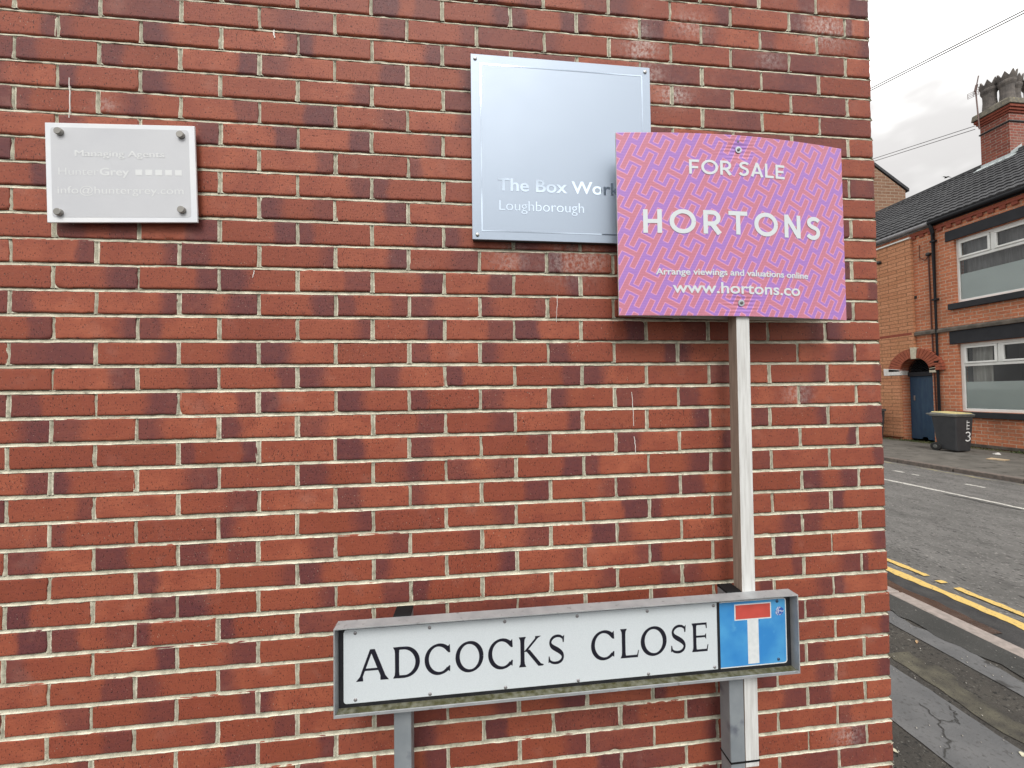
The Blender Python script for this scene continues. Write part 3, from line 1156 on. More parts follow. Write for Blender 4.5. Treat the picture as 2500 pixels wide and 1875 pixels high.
M_RED = mat("faded_red_bar", (.50, .075, .058), .38, col2=(.62, .095, .075), scale=18)
M_WBAR = mat("white_reflective_bar", (.74, .77, .78), .38, col2=(.66, .70, .71), scale=60)
PX0, PXW, PZ0, PZ1 = .9650, 2.0590, .6990, .8990
plate = obj("name_plate", MB().prism([(PX0 + .009, PZ0), (PXW, PZ0), (PXW, PZ1), (PX0 + .009, PZ1)] +
                                     [(PX0 + .009 - .009 * math.sin(R(a)), PZ1 - .009 + .009 * math.cos(R(a))) for a in (15, 30, 45, 60, 75, 90)] +
                                     [(PX0 + .009 - .009 * math.cos(R(a)), PZ0 + .009 - .009 * math.sin(R(a))) for a in (0, 15, 30, 45, 60, 75)],
                                     -.1250, -.1224, "y"), M_WPLATE, sn, bevel=.0005)


def on_plate(x, z, l):
    return (x, -.1252 - l, z)


let = MB()
LET = [("A", 1.0005, 1.0830), ("D", 1.0965, 1.1705), ("C", 1.1835, 1.2550), ("O", 1.2705, 1.3475), ("C", 1.3615, 1.4325), ("K", 1.4490, 1.5215), ("S", 1.5345, 1.5865),
       ("C", 1.6635, 1.7345), ("L", 1.7500, 1.8100), ("O", 1.8170, 1.8960), ("S", 1.9085, 1.9610), ("E", 1.9730, 2.0285)]
for ch, a, b_ in LET:
    sw = b_ - a
    for j, st in enumerate(serif(ch)):
        for q in st:
            let.add([on_plate(a + u * sw, .7570 + vv * .0855, .0002 + j * .00006) for u, vv in q], [(0, 1, 2, 3)])
M_BLKINK = mat("worn_black_lettering", (.012, .012, .022), .4, spots=[((.10, .12, .22), 55, .66, .76)])
obj("lettering", let, M_BLKINK, plate, fixn=False)
QX0, QX1 = 2.0595, 2.2890
nt_panel = obj("no_through_road_panel", MB().prism([(QX0, PZ0), (QX1 - .009, PZ0)] + [(QX1 - .009 + .009 * math.sin(R(a)), PZ0 + .009 - .009 * math.cos(R(a))) for a in (15, 30, 45, 60, 75, 90)] +
                                        [(QX1 - .009 + .009 * math.cos(R(a)), PZ1 - .009 + .009 * math.sin(R(a))) for a in (0, 15, 30, 45, 60, 75, 90)] + [(QX0, PZ1)],
                                        -.1249, -.1224, "y"), M_WBAR, sn)
L1, L2, L3, L4 = -.1251, -.1254, -.1257, -.1260
obj("divider", MB().box(QX0, QX0 + .0085, L2, -.12485, PZ0 - .0005, PZ1), M_BLACKB, nt_panel)
blue = MB()
bx0, bx1, bz0, bz1 = QX0 + .0088, QX1 - .0032, PZ0 + .0032, PZ1 - .0025
blue.prism([(bx0, bz0), (bx1 - .007, bz0)] + [(bx1 - .007 + .007 * math.sin(R(a)), bz0 + .007 - .007 * math.cos(R(a))) for a in (30, 60, 90)] +
           [(bx1 - .007 + .007 * math.cos(R(a)), bz1 - .007 + .007 * math.sin(R(a))) for a in (0, 30, 60, 90)] + [(bx0, bz1)], L1, -.12492, "y")
obj("blue_field", blue, M_BLUE, nt_panel)
obj("white_bar", MB().box(2.1165, 2.2385, L2, L1 - .00002, .8400, .8892).box(2.1585, 2.1950, L2, L1 - .00002, .7065, .8400), M_WBAR, nt_panel)
obj("red_bar", MB().box(2.1203, 2.2350, L3, L2 - .00002, .8437, .8860), M_RED, nt_panel)
M_STK = mat("blue_sticker", (.03, .10, .42), .5, spots=[((.45, .50, .66), 130, .52, .58)])
obj("sticker", MB().prism([(2.2665 + .0135 * math.cos(R(a)) * (1 + .12 * math.sin(3.7 * a)), .8595 + .0135 * math.sin(R(a)) * (1 + .1 * math.cos(2.3 * a))) for a in range(0, 360, 24)],
                          L3, L1 - .00002, "y"), M_STK, nt_panel)
M_RIVET = mat("grey_rivet", (.34, .33, .34), .45, .6)
M_RIVB = mat("dark_rivet", (.05, .09, .16), .45, .4)
for x, zt_, zb_ in ((.9965, .8898, .7088), (1.1980, .8895, .7058), (1.4105, .8905, .7045), (1.6235, .8905, .7050), (1.8380, .8895, .7050), (2.0485, .8908, .7066), (2.2590, .8902, .7128)):
    for z in (zt_, zb_):
        obj("rivet", MB().lathe((x, 0, z), [(.0048, -.1250), (.0046, -.1262), (.0032, -.1272), (.0010, -.1275)], "y", 14), M_RIVB if x > 2.1 else M_RIVET, sn, smooth=True)
M_CAP = mat("black_plastic_cap", (.012, .012, .013), .75, spec=.15, bump=.0004, bscale=400)
for (lx0, lx1) in ((1.0960, 1.1440), (2.1030, 2.1505)):
    lg = obj("leg", MB().box(lx0, lx1, -.1130, -.0650, -.02, .9150), M_GALV2, sn, bevel=.003, seg=3)
    obj("leg_cap", MB().box(lx0 - .0004, lx1 + .0004, -.1134, -.0646, .9152, .9225), M_CAP, lg, bevel=.002)
obj("strap", MB().box(2.1015, 2.1975, -.1145, -.0640, .399, .404), M_CAP, sn)

# ================================================================== GROUND
def asphalt(name, c1, c2, sc, spots, bump=.004, bsc=140, rough=.85, stretch=(1, 1, 1)):
    return mat(name, c1, rough, col2=c2, scale=sc, detail=8, lo=.35, hi=.65, spots=spots, bump=bump, bscale=bsc, spec=.35, stretch=stretch)


def grid(name, x0, x1, y0, y1, z, m, nx=2, ny=2, th=.0):
    xs, ys = np.linspace(x0, x1, nx), np.linspace(y0, y1, ny)
    gx, gy = np.meshgrid(xs, ys)
    V = np.stack([gx, gy, np.full_like(gx, z)], -1).reshape(-1, 3)
    idx = np.arange(nx * ny).reshape(ny, nx)
    F = np.stack([idx[:-1, :-1], idx[:-1, 1:], idx[1:, 1:], idx[1:, :-1]], -1).reshape(-1, 4)
    return struct(arr_obj(name, V, F, m, None, None, False))


M_GROUND = asphalt("far_ground", (.07, .068, .062), (.10, .098, .09), .6, None, 0)
M_ROAD = asphalt("worn_road", (.098, .096, .091), (.140, .136, .130), 4.0, [((.060, .058, .056), 5.5, .60, .80, 10.0), ((.26, .25, .235), 70, .60, .70, 6.0), ((.030, .029, .029), 42, .585, .68, 6.0)],
                 .016, 48, stretch=(1, .55, 1))
M_PAVE = asphalt("pavement_asphalt", (.040, .037, .033), (.062, .057, .049), 5, [((.15, .145, .13), 62, .62, .70, 5.0), ((.016, .016, .015), 48, .56, .66, 5.0)], .008, 90)
M_TRENCH = asphalt("grey_trench_infill", (.105, .107, .110), (.135, .136, .138), 6, [((.050, .049, .048), 7.5, .63, .68, 9.0), ((.080, .080, .080), 60, .56, .70, 5.0)], .002, 150)
M_DARKPATCH = asphalt("dark_patch", (.038, .039, .037), (.052, .052, .049), 5, [((.10, .10, .095), 75, .62, .72, 5.0)], .005, 110)
M_MOSSY = asphalt("mossy_asphalt", (.042, .039, .034), (.115, .107, .078), 9, [((.03, .03, .028), 110, .6, .7)], .005, 160)
M_KERB = mat("pinkish_granite_kerb", (.33, .28, .255), .8, col2=(.24, .21, .19), scale=30, bump=.0015, bscale=220, spots=[((.13, .12, .11), 16, .66, .74)])
M_DKERB = mat("weathered_far_kerb", (.16, .13, .11), .85, col2=(.10, .085, .075), scale=20, bump=.002, bscale=150)
M_WET = mat("wet_brown_gutter", (.040, .022, .015), .25, col2=(.07, .045, .034), scale=14, bump=.001, bscale=90)
M_TAR = asphalt("black_edge_tarmac", (.030, .030, .031), (.055, .054, .053), 9, [((.10, .10, .10), 90, .66, .76)], .006, 110)
M_YEL = mat("worn_yellow_paint", (.64, .44, .125), .7, col2=(.54, .38, .12), scale=40, bump=.002, bscale=180, spots=[((.12, .11, .10), 75, .63, .69)])
M_WHT = mat("worn_white_paint", (.55, .54, .50), .7, col2=(.40, .39, .36), scale=30, spots=[((.14, .135, .13), 50, .56, .64)])

ZR = -.08
grid("ground", -220, 220, -160, 300, -.13, M_GROUND)
grid("road", 4.50, 10.62, -40, 120, ZR, M_ROAD)
near = MB().box(-30, 4.412, -40, -.004, -.12, 0).box(XC + .004, 4.412, -.004, 120, -.12, 0)
struct(obj("pavement", near, M_PAVE))
struct(obj("pavement", MB().box(10.50, 13.78, -40, 120, -.12, 0), asphalt("far_pavement_asphalt", (.090, .085, .075), (.130, .122, .108), 3, [((.045, .042, .036), 5, .58, .7), ((.24, .23, .21), 60, .66, .76)], .003, 120)))


def edge(seed, y0, y1, x, amp, step=.05):
    rr = random.Random(seed)
    ys = np.arange(y0, y1 + 1e-6, step)
    v_ = 0
    o_ = []
    for y in ys:
        v_ = v_ * .75 + rr.gauss(0, amp)
        o_.append((x + v_, float(y)))
    return o_


def ribbon_sheet(name, ea, eb, z, m, kind="structure"):
    n = min(len(ea), len(eb))
    mb_ = MB()
    mb_.add([(a[0], a[1], z) for a in ea[:n]] + [(b[0], b[1], z) for b in eb[:n]], [(i, n + i, n + i + 1, i + 1) for i in range(n - 1)])
    return struct(obj(name, mb_, m), kind)


ribbon_sheet("pavement_repair", edge(1, -3, 14, 3.250, .0015), edge(2, -3, 14, 3.625, .004), .004, M_TRENCH)
ribbon_sheet("pavement_repair", edge(3, -3, 14, 4.030, .002), edge(4, -3, 14, 4.165, .012), .004, M_TRENCH)
ribbon_sheet("pavement_repair", edge(5, -3, 14, 4.165, .012), edge(6, -3, 14, 4.405, .001), .006, M_DARKPATCH)
ribbon_sheet("pavement_repair", edge(7, -.6, .75, 3.69, .012), edge(8, -.6, .75, 3.80, .02), .0035, M_MOSSY)
# cracks across the trench infill
M_CRACK = mat("crack_filler", (.045, .045, .043), .9)
cm = MB()


def crack(pts, wd):
    rr = random.Random(len(pts))
    fine_ = []
    for (a, b) in zip(pts[:-1], pts[1:]):
        for k in range(8):
            f = k / 8
            fine_.append((a[0] + (b[0] - a[0]) * f + rr.gauss(0, .006), a[1] + (b[1] - a[1]) * f + rr.gauss(0, .005)))
    fine_.append(pts[-1])
    for p, q in zip(fine_[:-1], fine_[1:]):
        d = Vector((q[0] - p[0], q[1] - p[1]))
        if d.length < 1e-6:
            continue
        n_ = Vector((-d.y, d.x)).normalized() * wd * rr.uniform(.5, 1.2)
        cm.add([(p[0] - n_.x, p[1] - n_.y, .0075), (q[0] - n_.x, q[1] - n_.y, .0075), (q[0] + n_.x, q[1] + n_.y, .0075), (p[0] + n_.x, p[1] + n_.y, .0075)], [(0, 1, 2, 3)])


crack([(3.476, .427), (3.449, .337), (3.369, .245), (3.26, .183)], .0028)
crack([(3.449, .337), (3.52, .315), (3.569, .358), (3.60, .40)], .0024)
crack([(3.62, .78), (3.45, .95), (3.27, 1.0)], .0025)
struct(obj("pavement_crack", cm, M_CRACK, fixn=False))
# kerbs, laid stone by stone in one line
kb = MB()
y = -6.0
rk = random.Random(3)
while y < 40:
    ln = .915
    jx = rk.gauss(0, .003)
    kb.box(4.415 + jx, 4.535 + jx, y + .004, y + ln - .004, -.2, .004 + rk.gauss(0, .0015))
    y += ln
struct(obj("kerb", kb, M_KERB, bevel=.012))
kb = MB()
y = -6.0
while y < 60:
    kb.box(10.375 + rk.gauss(0, .004), 10.50, y + .006, y + .905, -.2, .003)
    y += .915
struct(obj("kerb", kb, M_DKERB, bevel=.015))
ribbon_sheet("gutter_channel", edge(11, .92, 14, 4.56, .0005), edge(12, .92, 14, 4.775, .010), ZR + .009, M_WET)
ribbon_sheet("road_edge", edge(13, -6, 30, 4.54, .001), edge(14, -6, 30, 4.985, .010), ZR + .004, M_TAR)
# road markings
ribbon_sheet("yellow_line", edge(15, -6, 30, 4.950, .0055, .03), edge(16, -6, 30, 5.045, .004, .03), ZR + .008, M_YEL)
for ya, yb_ in ((-6, 1.44), (1.51, 1.555), (1.63, 30)):
    ribbon_sheet("yellow_line", edge(int(ya * 7) + 40, ya, yb_, 5.150, .003, .0149), edge(int(ya * 7) + 90, ya, yb_, 5.212, .003, .0149), ZR + .008, M_YEL)
ribbon_sheet("white_line", edge(19, 2.6, 40, 8.50, .006), edge(20, 2.6, 40, 8.575, .006), ZR + .004, M_WHT)
for ya, yb_ in ((5.08, 5.26), (4.82, 4.95), (3.95, 4.22), (6.1, 6.5), (7.4, 7.8)):
    ribbon_sheet("white_line", edge(int(ya * 10), ya, yb_, 9.42, .004, .04), edge(int(ya * 10) + 5, ya, yb_, 9.49, .004, .04), ZR + .004, M_WHT)
ribbon_sheet("yellow_line", edge(23, -6, 30, 10.20, .02), edge(24, -6, 30, 10.245, .02), ZR + .004,
             mat("faded_yellow_paint", (.30, .26, .14), .8, col2=(.16, .15, .12), scale=12, spots=[((.15, .14, .12), 5, .45, .55)]))
# tar seam along the centre line
ribbon_sheet("tar_seam", edge(25, -2, 3.75, 8.39, .012), edge(26, -2, 3.75, 8.44, .012), ZR + .004, M_CRACK)

# ================================================================== TERRACE OPPOSITE
XF = 13.9


def brick_mat(name, c1, c2, mort, bw, bh, mo=.010, vec="yz", rough=.85, dirt=None, bump=.004, var=.5):
    m = bpy.data.materials.new(name)
    m.use_nodes = True
    t = m.node_tree
    L = t.links.new
    b = t.nodes["Principled BSDF"]
    b.inputs["Roughness"].default_value = rough
    b.inputs["Specular IOR Level"].default_value = .25
    co = t.nodes.new("ShaderNodeTexCoord")
    sp = t.nodes.new("ShaderNodeSeparateXYZ")
    cb = t.nodes.new("ShaderNodeCombineXYZ")
    L(co.outputs["Object"], sp.inputs[0])
    L(sp.outputs["Y" if vec[0] == "y" else "X"], cb.inputs[0])
    L(sp.outputs["Z"], cb.inputs[1])
    br = t.nodes.new("ShaderNodeTexBrick")
    br.inputs["Scale"].default_value = 1.0
    br.inputs["Brick Width"].default_value = bw
    br.inputs["Row Height"].default_value = bh
    br.inputs["Mortar Size"].default_value = mo
    br.inputs["Mortar Smooth"].default_value = .2
    br.inputs["Bias"].default_value = 0
    br.inputs["Color1"].default_value = (*c1, 1)
    br.inputs["Color2"].default_value = (*c2, 1)
    br.inputs["Mortar"].default_value = (*mort, 1)
    L(cb.outputs[0], br.inputs["Vector"])
    n = t.nodes.new("ShaderNodeTexNoise")
    n.inputs["Scale"].default_value = 1.6
    n.inputs["Detail"].default_value = 6
    L(co.outputs["Object"], n.inputs["Vector"])
    mr_ = t.nodes.new("ShaderNodeMapRange")
    mr_.inputs["From Min"].default_value = .5
    mr_.inputs["From Max"].default_value = .78
    mr_.inputs["To Max"].default_value = var
    L(n.outputs["Fac"], mr_.inputs["Value"])
    x = t.nodes.new("ShaderNodeMix")
    x.data_type = "RGBA"
    x.inputs[7].default_value = (*(dirt or tuple(c * .5 for c in c1)), 1)
    L(br.outputs["Color"], x.inputs[6])
    L(mr_.outputs["Result"], x.inputs[0])
    n3 = t.nodes.new("ShaderNodeTexNoise")
    n3.inputs["Scale"].default_value = 22
    n3.inputs["Detail"].default_value = 5
    L(co.outputs["Object"], n3.inputs["Vector"])
    hs = t.nodes.new("ShaderNodeHueSaturation")
    m2 = t.nodes.new("ShaderNodeMapRange")
    m2.inputs["From Min"].default_value = .3
    m2.inputs["From Max"].default_value = .7
    m2.inputs["To Min"].default_value = .8
    m2.inputs["To Max"].default_value = 1.18
    L(n3.outputs["Fac"], m2.inputs["Value"])
    L(m2.outputs["Result"], hs.inputs["Value"])
    L(x.outputs[2], hs.inputs["Color"])
    L(hs.outputs["Color"], b.inputs["Base Color"])
    bn = t.nodes.new("ShaderNodeBump")
    bn.invert = True
    bn.inputs["Distance"].default_value = bump
    L(br.outputs["Fac"], bn.inputs["Height"])
    L(bn.outputs["Normal"], b.inputs["Normal"])
    return m


M_RBRICK = brick_mat("orange_red_terrace_brick", (.56, .210, .108), (.45, .152, .080), (.52, .37, .27), .235, .088, .009, "yz", dirt=(.24, .12, .075), var=.55)
M_RBRICKX = brick_mat("gable_side_brick", (.34, .12, .06), (.27, .09, .05), (.34, .26, .2), .235, .088, .009, "xz")
M_YBRICK = brick_mat("buff_brick_cladding", (.54, .255, .140), (.46, .205, .108), (.27, .14, .075), .46, .107, .011, "yz", dirt=(.38, .20, .09), var=.35)
M_CBRICK = brick_mat("chimney_brick", (.30, .085, .055), (.20, .06, .045), (.30, .22, .18), .235, .082, .009, "yz", dirt=(.17, .08, .06))
M_CBRICKX = brick_mat("chimney_brick_end", (.33, .11, .08), (.25, .08, .06), (.36, .28, .24), .235, .082, .009, "xz", dirt=(.34, .22, .18))
M_BAND = mat("red_band_brick", (.27, .065, .035), .85, col2=(.22, .05, .03), scale=12)
M_BLKPAINT = mat("black_masonry_paint", (.011, .012, .016), .75, col2=(.017, .018, .023), scale=6, bump=.001, bscale=60)
M_UPVC = mat("white_upvc", (.78, .79, .77), .35, col2=(.70, .71, .68), scale=4)
M_STRING = mat("sooty_stone_string", (.13, .11, .09), .9, col2=(.07, .06, .05), scale=8, bump=.002)
M_BLKPLAS = mat("black_rainwater_plastic", (.009, .010, .013), .55, spec=.3)
M_GREYGUT = mat("grey_cast_gutter", (.30, .30, .31), .5, col2=(.20, .20, .21), scale=9)
M_WBLOCK = mat("white_painted_stone", (.74, .73, .70), .7, col2=(.62, .61, .58), scale=18)
M_CREAM = mat("cream_stone", (.58, .54, .42), .8, col2=(.44, .40, .31), scale=18)
M_ARCH = brick_mat("arch_rubbed_brick", (.34, .085, .042), (.28, .07, .04), (.36, .26, .2), 5, .05, .004, "yz")
M_ROOM = mat("dark_room", (.05, .047, .043), .9)
M_CURT = mat("grey_net_curtain", (.26, .25, .26), .9, col2=(.17, .165, .17), scale=5, stretch=(1, 6, .4))
M_CURTW = mat("white_curtain", (.62, .60, .56), .9, col2=(.45, .43, .40), scale=4, stretch=(1, 8, .3))
M_FILM = mat("frosted_window_film", (.72, .80, .79), .35, col2=(.66, .74, .735), scale=1.5)


def glass_mat():
    m = bpy.data.materials.new("window_glass")
    m.use_nodes = True
    t = m.node_tree
    for n in list(t.nodes):
        t.nodes.remove(n)
    o = t.nodes.new("ShaderNodeOutputMaterial")
    mixs = t.nodes.new("ShaderNodeMixShader")
    tr = t.nodes.new("ShaderNodeBsdfTransparent")
    tr.inputs[0].default_value = (.97, .985, .98, 1)
    gl = t.nodes.new("ShaderNodeBsdfGlossy")
    gl.inputs["Roughness"].default_value = .03
    fz = t.nodes.new("ShaderNodeFresnel")
    fz.inputs["IOR"].default_value = 1.5
    t.links.new(fz.outputs[0], mixs.inputs[0])
    t.links.new(tr.outputs[0], mixs.inputs[1])
    t.links.new(gl.outputs[0], mixs.inputs[2])
    t.links.new(mixs.outputs[0], o.inputs[0])
    return m


M_GLASS = glass_mat()

house = thing("terraced_house", "red brick terraced house with black lintels and white framed windows across the road", "house", (XF, 5.5, 0))
yhouse = thing("terraced_house", "buff brick clad terraced house left of the blue arched passage door", "house", (XF, 9.6, 0))
YB = 8.165                           # party line between the two houses, over the arch
# openings (y0, y1, z0, z1)
W1 = (5.03, 7.185, .905, 2.66)
W2 = (5.03, 7.215, 3.735, 5.40)
GY0, GY1, GZ = 7.735, 8.450, 2.00    # passage opening: jambs and springing
AC = (GY0 + GY1) / 2
AR, AH = (GY1 - GY0) / 2, .385


def arch_pts(c, ra, ha, z, n=18, a0=0, a1=180):
    return [(c + ra * math.cos(R(a0 + (a1 - a0) * i / n)), z + ha * math.sin(R(a0 + (a1 - a0) * i / n))) for i in range(n + 1)]


D_W = .28                            # wall thickness shown at the openings
hw = MB()
ya, yz_ = 1.2, 8.95
zE = 6.05


def panelbox(y0, y1, z0, z1):
    hw.box(XF, XF + D_W, y0, y1, z0, z1)


panelbox(ya, W1[0], 0, zE)
panelbox(W1[0], W1[1], 0, W1[2])
panelbox(W1[0], W1[1], W1[3], W2[2])
panelbox(W1[0], W1[1], W2[3], zE)
panelbox(W1[1], GY0, 0, zE)
# spandrel over the arch up to the eaves, red side


def spandrel(mb_, pts, ztop, xa_, xb_):
    for (ya_, za_), (yb2, zb2) in zip(pts[:-1], pts[1:]):
        y0_, y1_ = ya_, yb2
        mb_.hexa([(xa_, y0_, za_), (xb_, y0_, za_), (xb_, y1_, zb2), (xa_, y1_, zb2), (xa_, y0_, ztop), (xb_, y0_, ztop), (xb_, y1_, ztop), (xa_, y1_, ztop)])


spandrel(hw, arch_pts(AC, AR, AH, GZ, 12, 90, 180), zE, XF, XF + D_W)
# jamb strip: the W2 window is a touch wider than W1
hw.box(XF + .001, XF + D_W - .001, W1[1] - .001, W2[1], W1[3], W2[2] - .03)
wall_red = obj("wall", hw, M_RBRICK, house)
yw = MB()
spandrel(yw, arch_pts(AC, AR, AH, GZ, 12, 0, 90), zE, XF, XF + D_W)
yw.box(XF, XF + D_W, GY1, 18, 0, zE)
obj("wall", yw, M_RBRICK, yhouse)
# buff cladding stands proud of the old wall and stops short of the ground
cl = MB()
cx0, cx1 = XF - .085, XF - .003
ao = .30
cl.box(cx0, cx1, GY1 + .02, 9.9, .085, GZ - .11)
spandrel(cl, arch_pts(AC, AR + ao, AH + .275, GZ - .02, 12, 0, 91), 5.81, cx0, cx1)
cl.box(cx0, cx1, AC + AR + ao, 9.9, GZ - .11, 5.81)
obj("cladding", cl, M_YBRICK, yhouse)
obj("cladding_band", MB().box(cx0 - .003, cx0, AC + .03, 9.9, 3.045, 3.115), M_BAND, yhouse)
obj("cladding_trim", MB().box(cx0 - .03, XF, AC + .0, 9.9, 5.815, 5.85), M_UPVC, yhouse)
# arch ring: voussoirs in the mesh, keystone and springers proud
ring = MB()
nv = 22
for i in range(nv):
    a0, a1 = 180 * i / nv + .5, 180 * (i + 1) / nv - .5
    if abs((a0 + a1) / 2 - 90) < 9:
        continue
    q = [(AC + (AR - .002) * math.cos(R(a)), GZ + (AH - .002) * math.sin(R(a))) for a in (a0, a1)]
    q2 = [(AC + (AR + .295) * math.cos(R(a)), GZ + (AH + .27) * math.sin(R(a))) for a in (a1, a0)]
    ring.prism(q + q2, XF - .10, XF + .26, "x")
obj("arch", ring, [mat("red_arch_voussoirs", (.34, .092, .046), .85, col2=(.25, .065, .036), scale=9)], house, bevel=.004)
obj("keystone", MB().prism([(AC - .072, GZ + AH + .285), (AC + .072, GZ + AH + .30), (AC + .058, GZ + AH - .035), (AC - .058, GZ + AH - .035)], XF - .115, XF + .2, "x"), M_CREAM, house, bevel=.006)
obj("springer_block", MB().prism([(GY1 - .004, GZ - .10), (GY1 + .42, GZ - .10), (GY1 + .43, GZ + .115), (GY1 - .004, GZ + .07)], XF - .10, XF + .21, "x"), M_WBLOCK, yhouse, bevel=.006)
obj("springer_block", MB().prism([(GY0 + .004, GZ - .06), (GY0 - .135, GZ - .06), (GY0 - .135, GZ + .14), (GY0 + .004, GZ + .10)], XF - .10, XF + .21, "x"), M_CREAM, house, bevel=.006)
# blue passage door with a lattice fanlight
M_DOOR = mat("weathered_blue_paint", (.017, .050, .105), .5, col2=(.030, .074, .125), scale=5, stretch=(1, 3, .5), bump=.0006, bscale=40,
             spots=[((.012, .022, .04), 9, .62, .74)])
door = obj("passage_door", MB().prism([(GY0 + .01, .05), (GY0 + .30, .045), (GY0 + .33, .12), (GY0 + .43, .12), (GY0 + .46, .05), (GY1 - .01, .05), (GY1 - .01, 1.86), (GY0 + .01, 1.86)], XF + .225, XF + .27, "x"), M_DOOR, house)
obj("door_handle", MB().box(XF + .205, XF + .226, GY1 - .135, GY1 - .10, 1.16, 1.30), M_STEEL, door, bevel=.006)
obj("transom", MB().box(XF + .16, XF + .275, GY0 + .002, GY1 - .002, 1.862, 1.985), M_BLKPAINT, house, bevel=.008)
fan = MB()
for k in range(-9, 10):
    for sg in (1, -1):
        pts = []
        for f in np.linspace(0, 1, 24):
            yy_, zz_ = AC + k * .085 + sg * (f - .5) * .5, GZ - .02 + f * .42
            inside = zz_ > GZ - .012 and ((yy_ - AC) / (AR - .005)) ** 2 + (max(0, zz_ - GZ) / (AH - .005)) ** 2 < 1
            if inside:
                pts.append((XF + (.19 if sg > 0 else .20), yy_, zz_))
        if len(pts) > 1:
            fan.tube([pts[0], pts[-1]], .010, 4)
obj("fanlight_lattice", fan, M_BLKPLAS, house)
psg = MB().box(XF + D_W, XF + 3.2, GY0 - .06, GY1 + .06, -.05, 2.7)
psg.f = [fc for i, fc in enumerate(psg.f) if i != 4]
psg.m = psg.m[:-1]
obj("passage", psg, M_ROOM, house, fixn=False)


def window(parent, rect, transom, mullions, film_top, curt):
    y0, y1, z0, z1 = rect
    xf0, xf1 = XF + .075, XF + .135
    f = MB()
    b = .075
    f.box(xf0, xf1, y0, y1, z1 - b, z1).box(xf0, xf1, y0, y1, z0, z0 + b)
    f.box(xf0, xf1, y0, y0 + b, z0 + b, z1 - b).box(xf0, xf1, y1 - b, y1, z0 + b, z1 - b)
    f.box(xf0 + .004, xf1 - .004, y0 + b, y1 - b, transom - .035, transom + .035)
    for my in mullions:
        f.box(xf0 + .002, xf1 - .002, my - .032, my + .032, transom + .035, z1 - b)
    wob = obj("window", f, M_UPVC, parent, bevel=.008)
    ed = [y0 + b] + sorted(mullions) + [y1 - b]
    sash = MB()
    for a, c in zip(ed[:-1], ed[1:]):
        a2, c2 = a + (.032 if a > y0 + b else 0), c - (.032 if c < y1 - b else 0)
        zz0, zz1 = transom + .035, z1 - b
        s_ = .05
        g0, g1 = xf0 - .016, xf0 + .03
        sash.box(g0, g1, a2 + .006, c2 - .006, zz1 - s_, zz1 - .004).box(g0, g1, a2 + .006, c2 - .006, zz0 + .004, zz0 + s_)
        sash.box(g0, g1, a2 + .006, a2 + s_, zz0 + s_, zz1 - s_).box(g0, g1, c2 - s_, c2 - .006, zz0 + s_, zz1 - s_)
    obj("sash", sash, M_UPVC, wob, bevel=.006)
    obj("pane", MB().box(xf0 + .022, xf0 + .028, y0 + b - .01, y1 - b + .01, z0 + b - .01, z1 - b + .01), M_GLASS, wob)
    obj("privacy_film", MB().box(xf0 + .0305, xf0 + .0325, y0 + b, y1 - b, z0 + b, film_top), M_FILM, wob)
    for (ca, cb_, zb_, amp, per) in curt[1]:
        cm_ = MB()
        n = max(6, int((cb_ - ca) / .012))
        xs_ = [(XF + .30 + amp * math.sin(2 * math.pi * i * (cb_ - ca) / n / per) + amp * .4 * math.sin(i * .37), ca + (cb_ - ca) * i / n) for i in range(n + 1)]
        cm_.add([(x_, y_, zb_) for x_, y_ in xs_] + [(x_, y_, z1 + .02) for x_, y_ in xs_], [(i, i + 1, n + 2 + i, n + 1 + i) for i in range(n)])
        obj("curtain", cm_, curt[0], wob, smooth=True, fixn=False)
    rm = MB().box(XF + D_W, XF + 2.4, y0 - .3, y1 + .3, z0 - .3, z1 + .25)
    rm.f = [fc for i, fc in enumerate(rm.f) if i != 4]
    rm.m = rm.m[:-1]
    obj("room", rm, M_ROOM, wob, fixn=False)
    return wob


window(house, W1, 2.10, [6.465, 5.75], 1.665, (M_CURTW, [(6.72, 7.10, .9, .03, .16), (5.05, 5.3, .9, .03, .16)]))
window(house, W2, 4.86, [6.51, 5.79], 4.475, (M_CURT, [(5.05, 7.14, 3.8, .02, .19)]))
obj("lintel", MB().box(XF - .03, XF + .12, W1[0] - .14, 7.33, 2.665, 3.005), M_BLKPAINT, house, bevel=.008)
obj("lintel", MB().box(XF - .03, XF + .12, W2[0] - .14, 7.345, 5.405, 5.672), M_BLKPAINT, house, bevel=.008)
obj("sill", MB().box(XF - .09, XF + .14, W1[0] - .12, 7.30, .755, .900), M_BLKPAINT, house, bevel=.01)
obj("sill", MB().box(XF - .09, XF + .14, W2[0] - .12, 7.30, 3.570, 3.728), M_BLKPAINT, house, bevel=.01)
obj("string_course", MB().prism([(XF - .07, 3.012), (XF - .002, 3.012), (XF - .002, 3.13), (XF - .03, 3.13), (XF - .07, 3.08)], ya, AC + .01, "y"), M_STRING, house)
obj("plinth", MB().box(XF - .03, XF - .002, ya, 7.60, .02, .10), M_STRING, house, bevel=.008)
dn = MB()
dn.box(XF - .045, XF - .002, ya, AC + .02, 5.845, 5.92)
yy_ = ya
while yy_ < AC:
    dn.box(XF - .038, XF - .002, yy_, yy_ + .11, 5.765, 5.843)
    yy_ += .20
obj("dentil_course", dn, M_BAND, house, bevel=.004)
gut = MB().tube([(XF - .10, ya, 6.045), (XF - .10, 7.62, 6.045)], .062, 12)
gut.box(XF - .035, XF - .003, ya, 7.62, 5.96, 6.09)
obj("gutter", gut, M_BLKPLAS, house)
dp = MB().tube([(XF - .10, 7.60, 6.02), (XF - .10, 7.585, 5.90), (XF - .055, 7.58, 5.74), (XF - .055, 7.575, .05)], .040, 12)
for z in (5.5, 3.9, 2.2, .8):
    dp.box(XF - .10, XF - .004, 7.525, 7.628, z, z + .05)
obj("downpipe", dp, M_BLKPLAS, house, smooth=True)
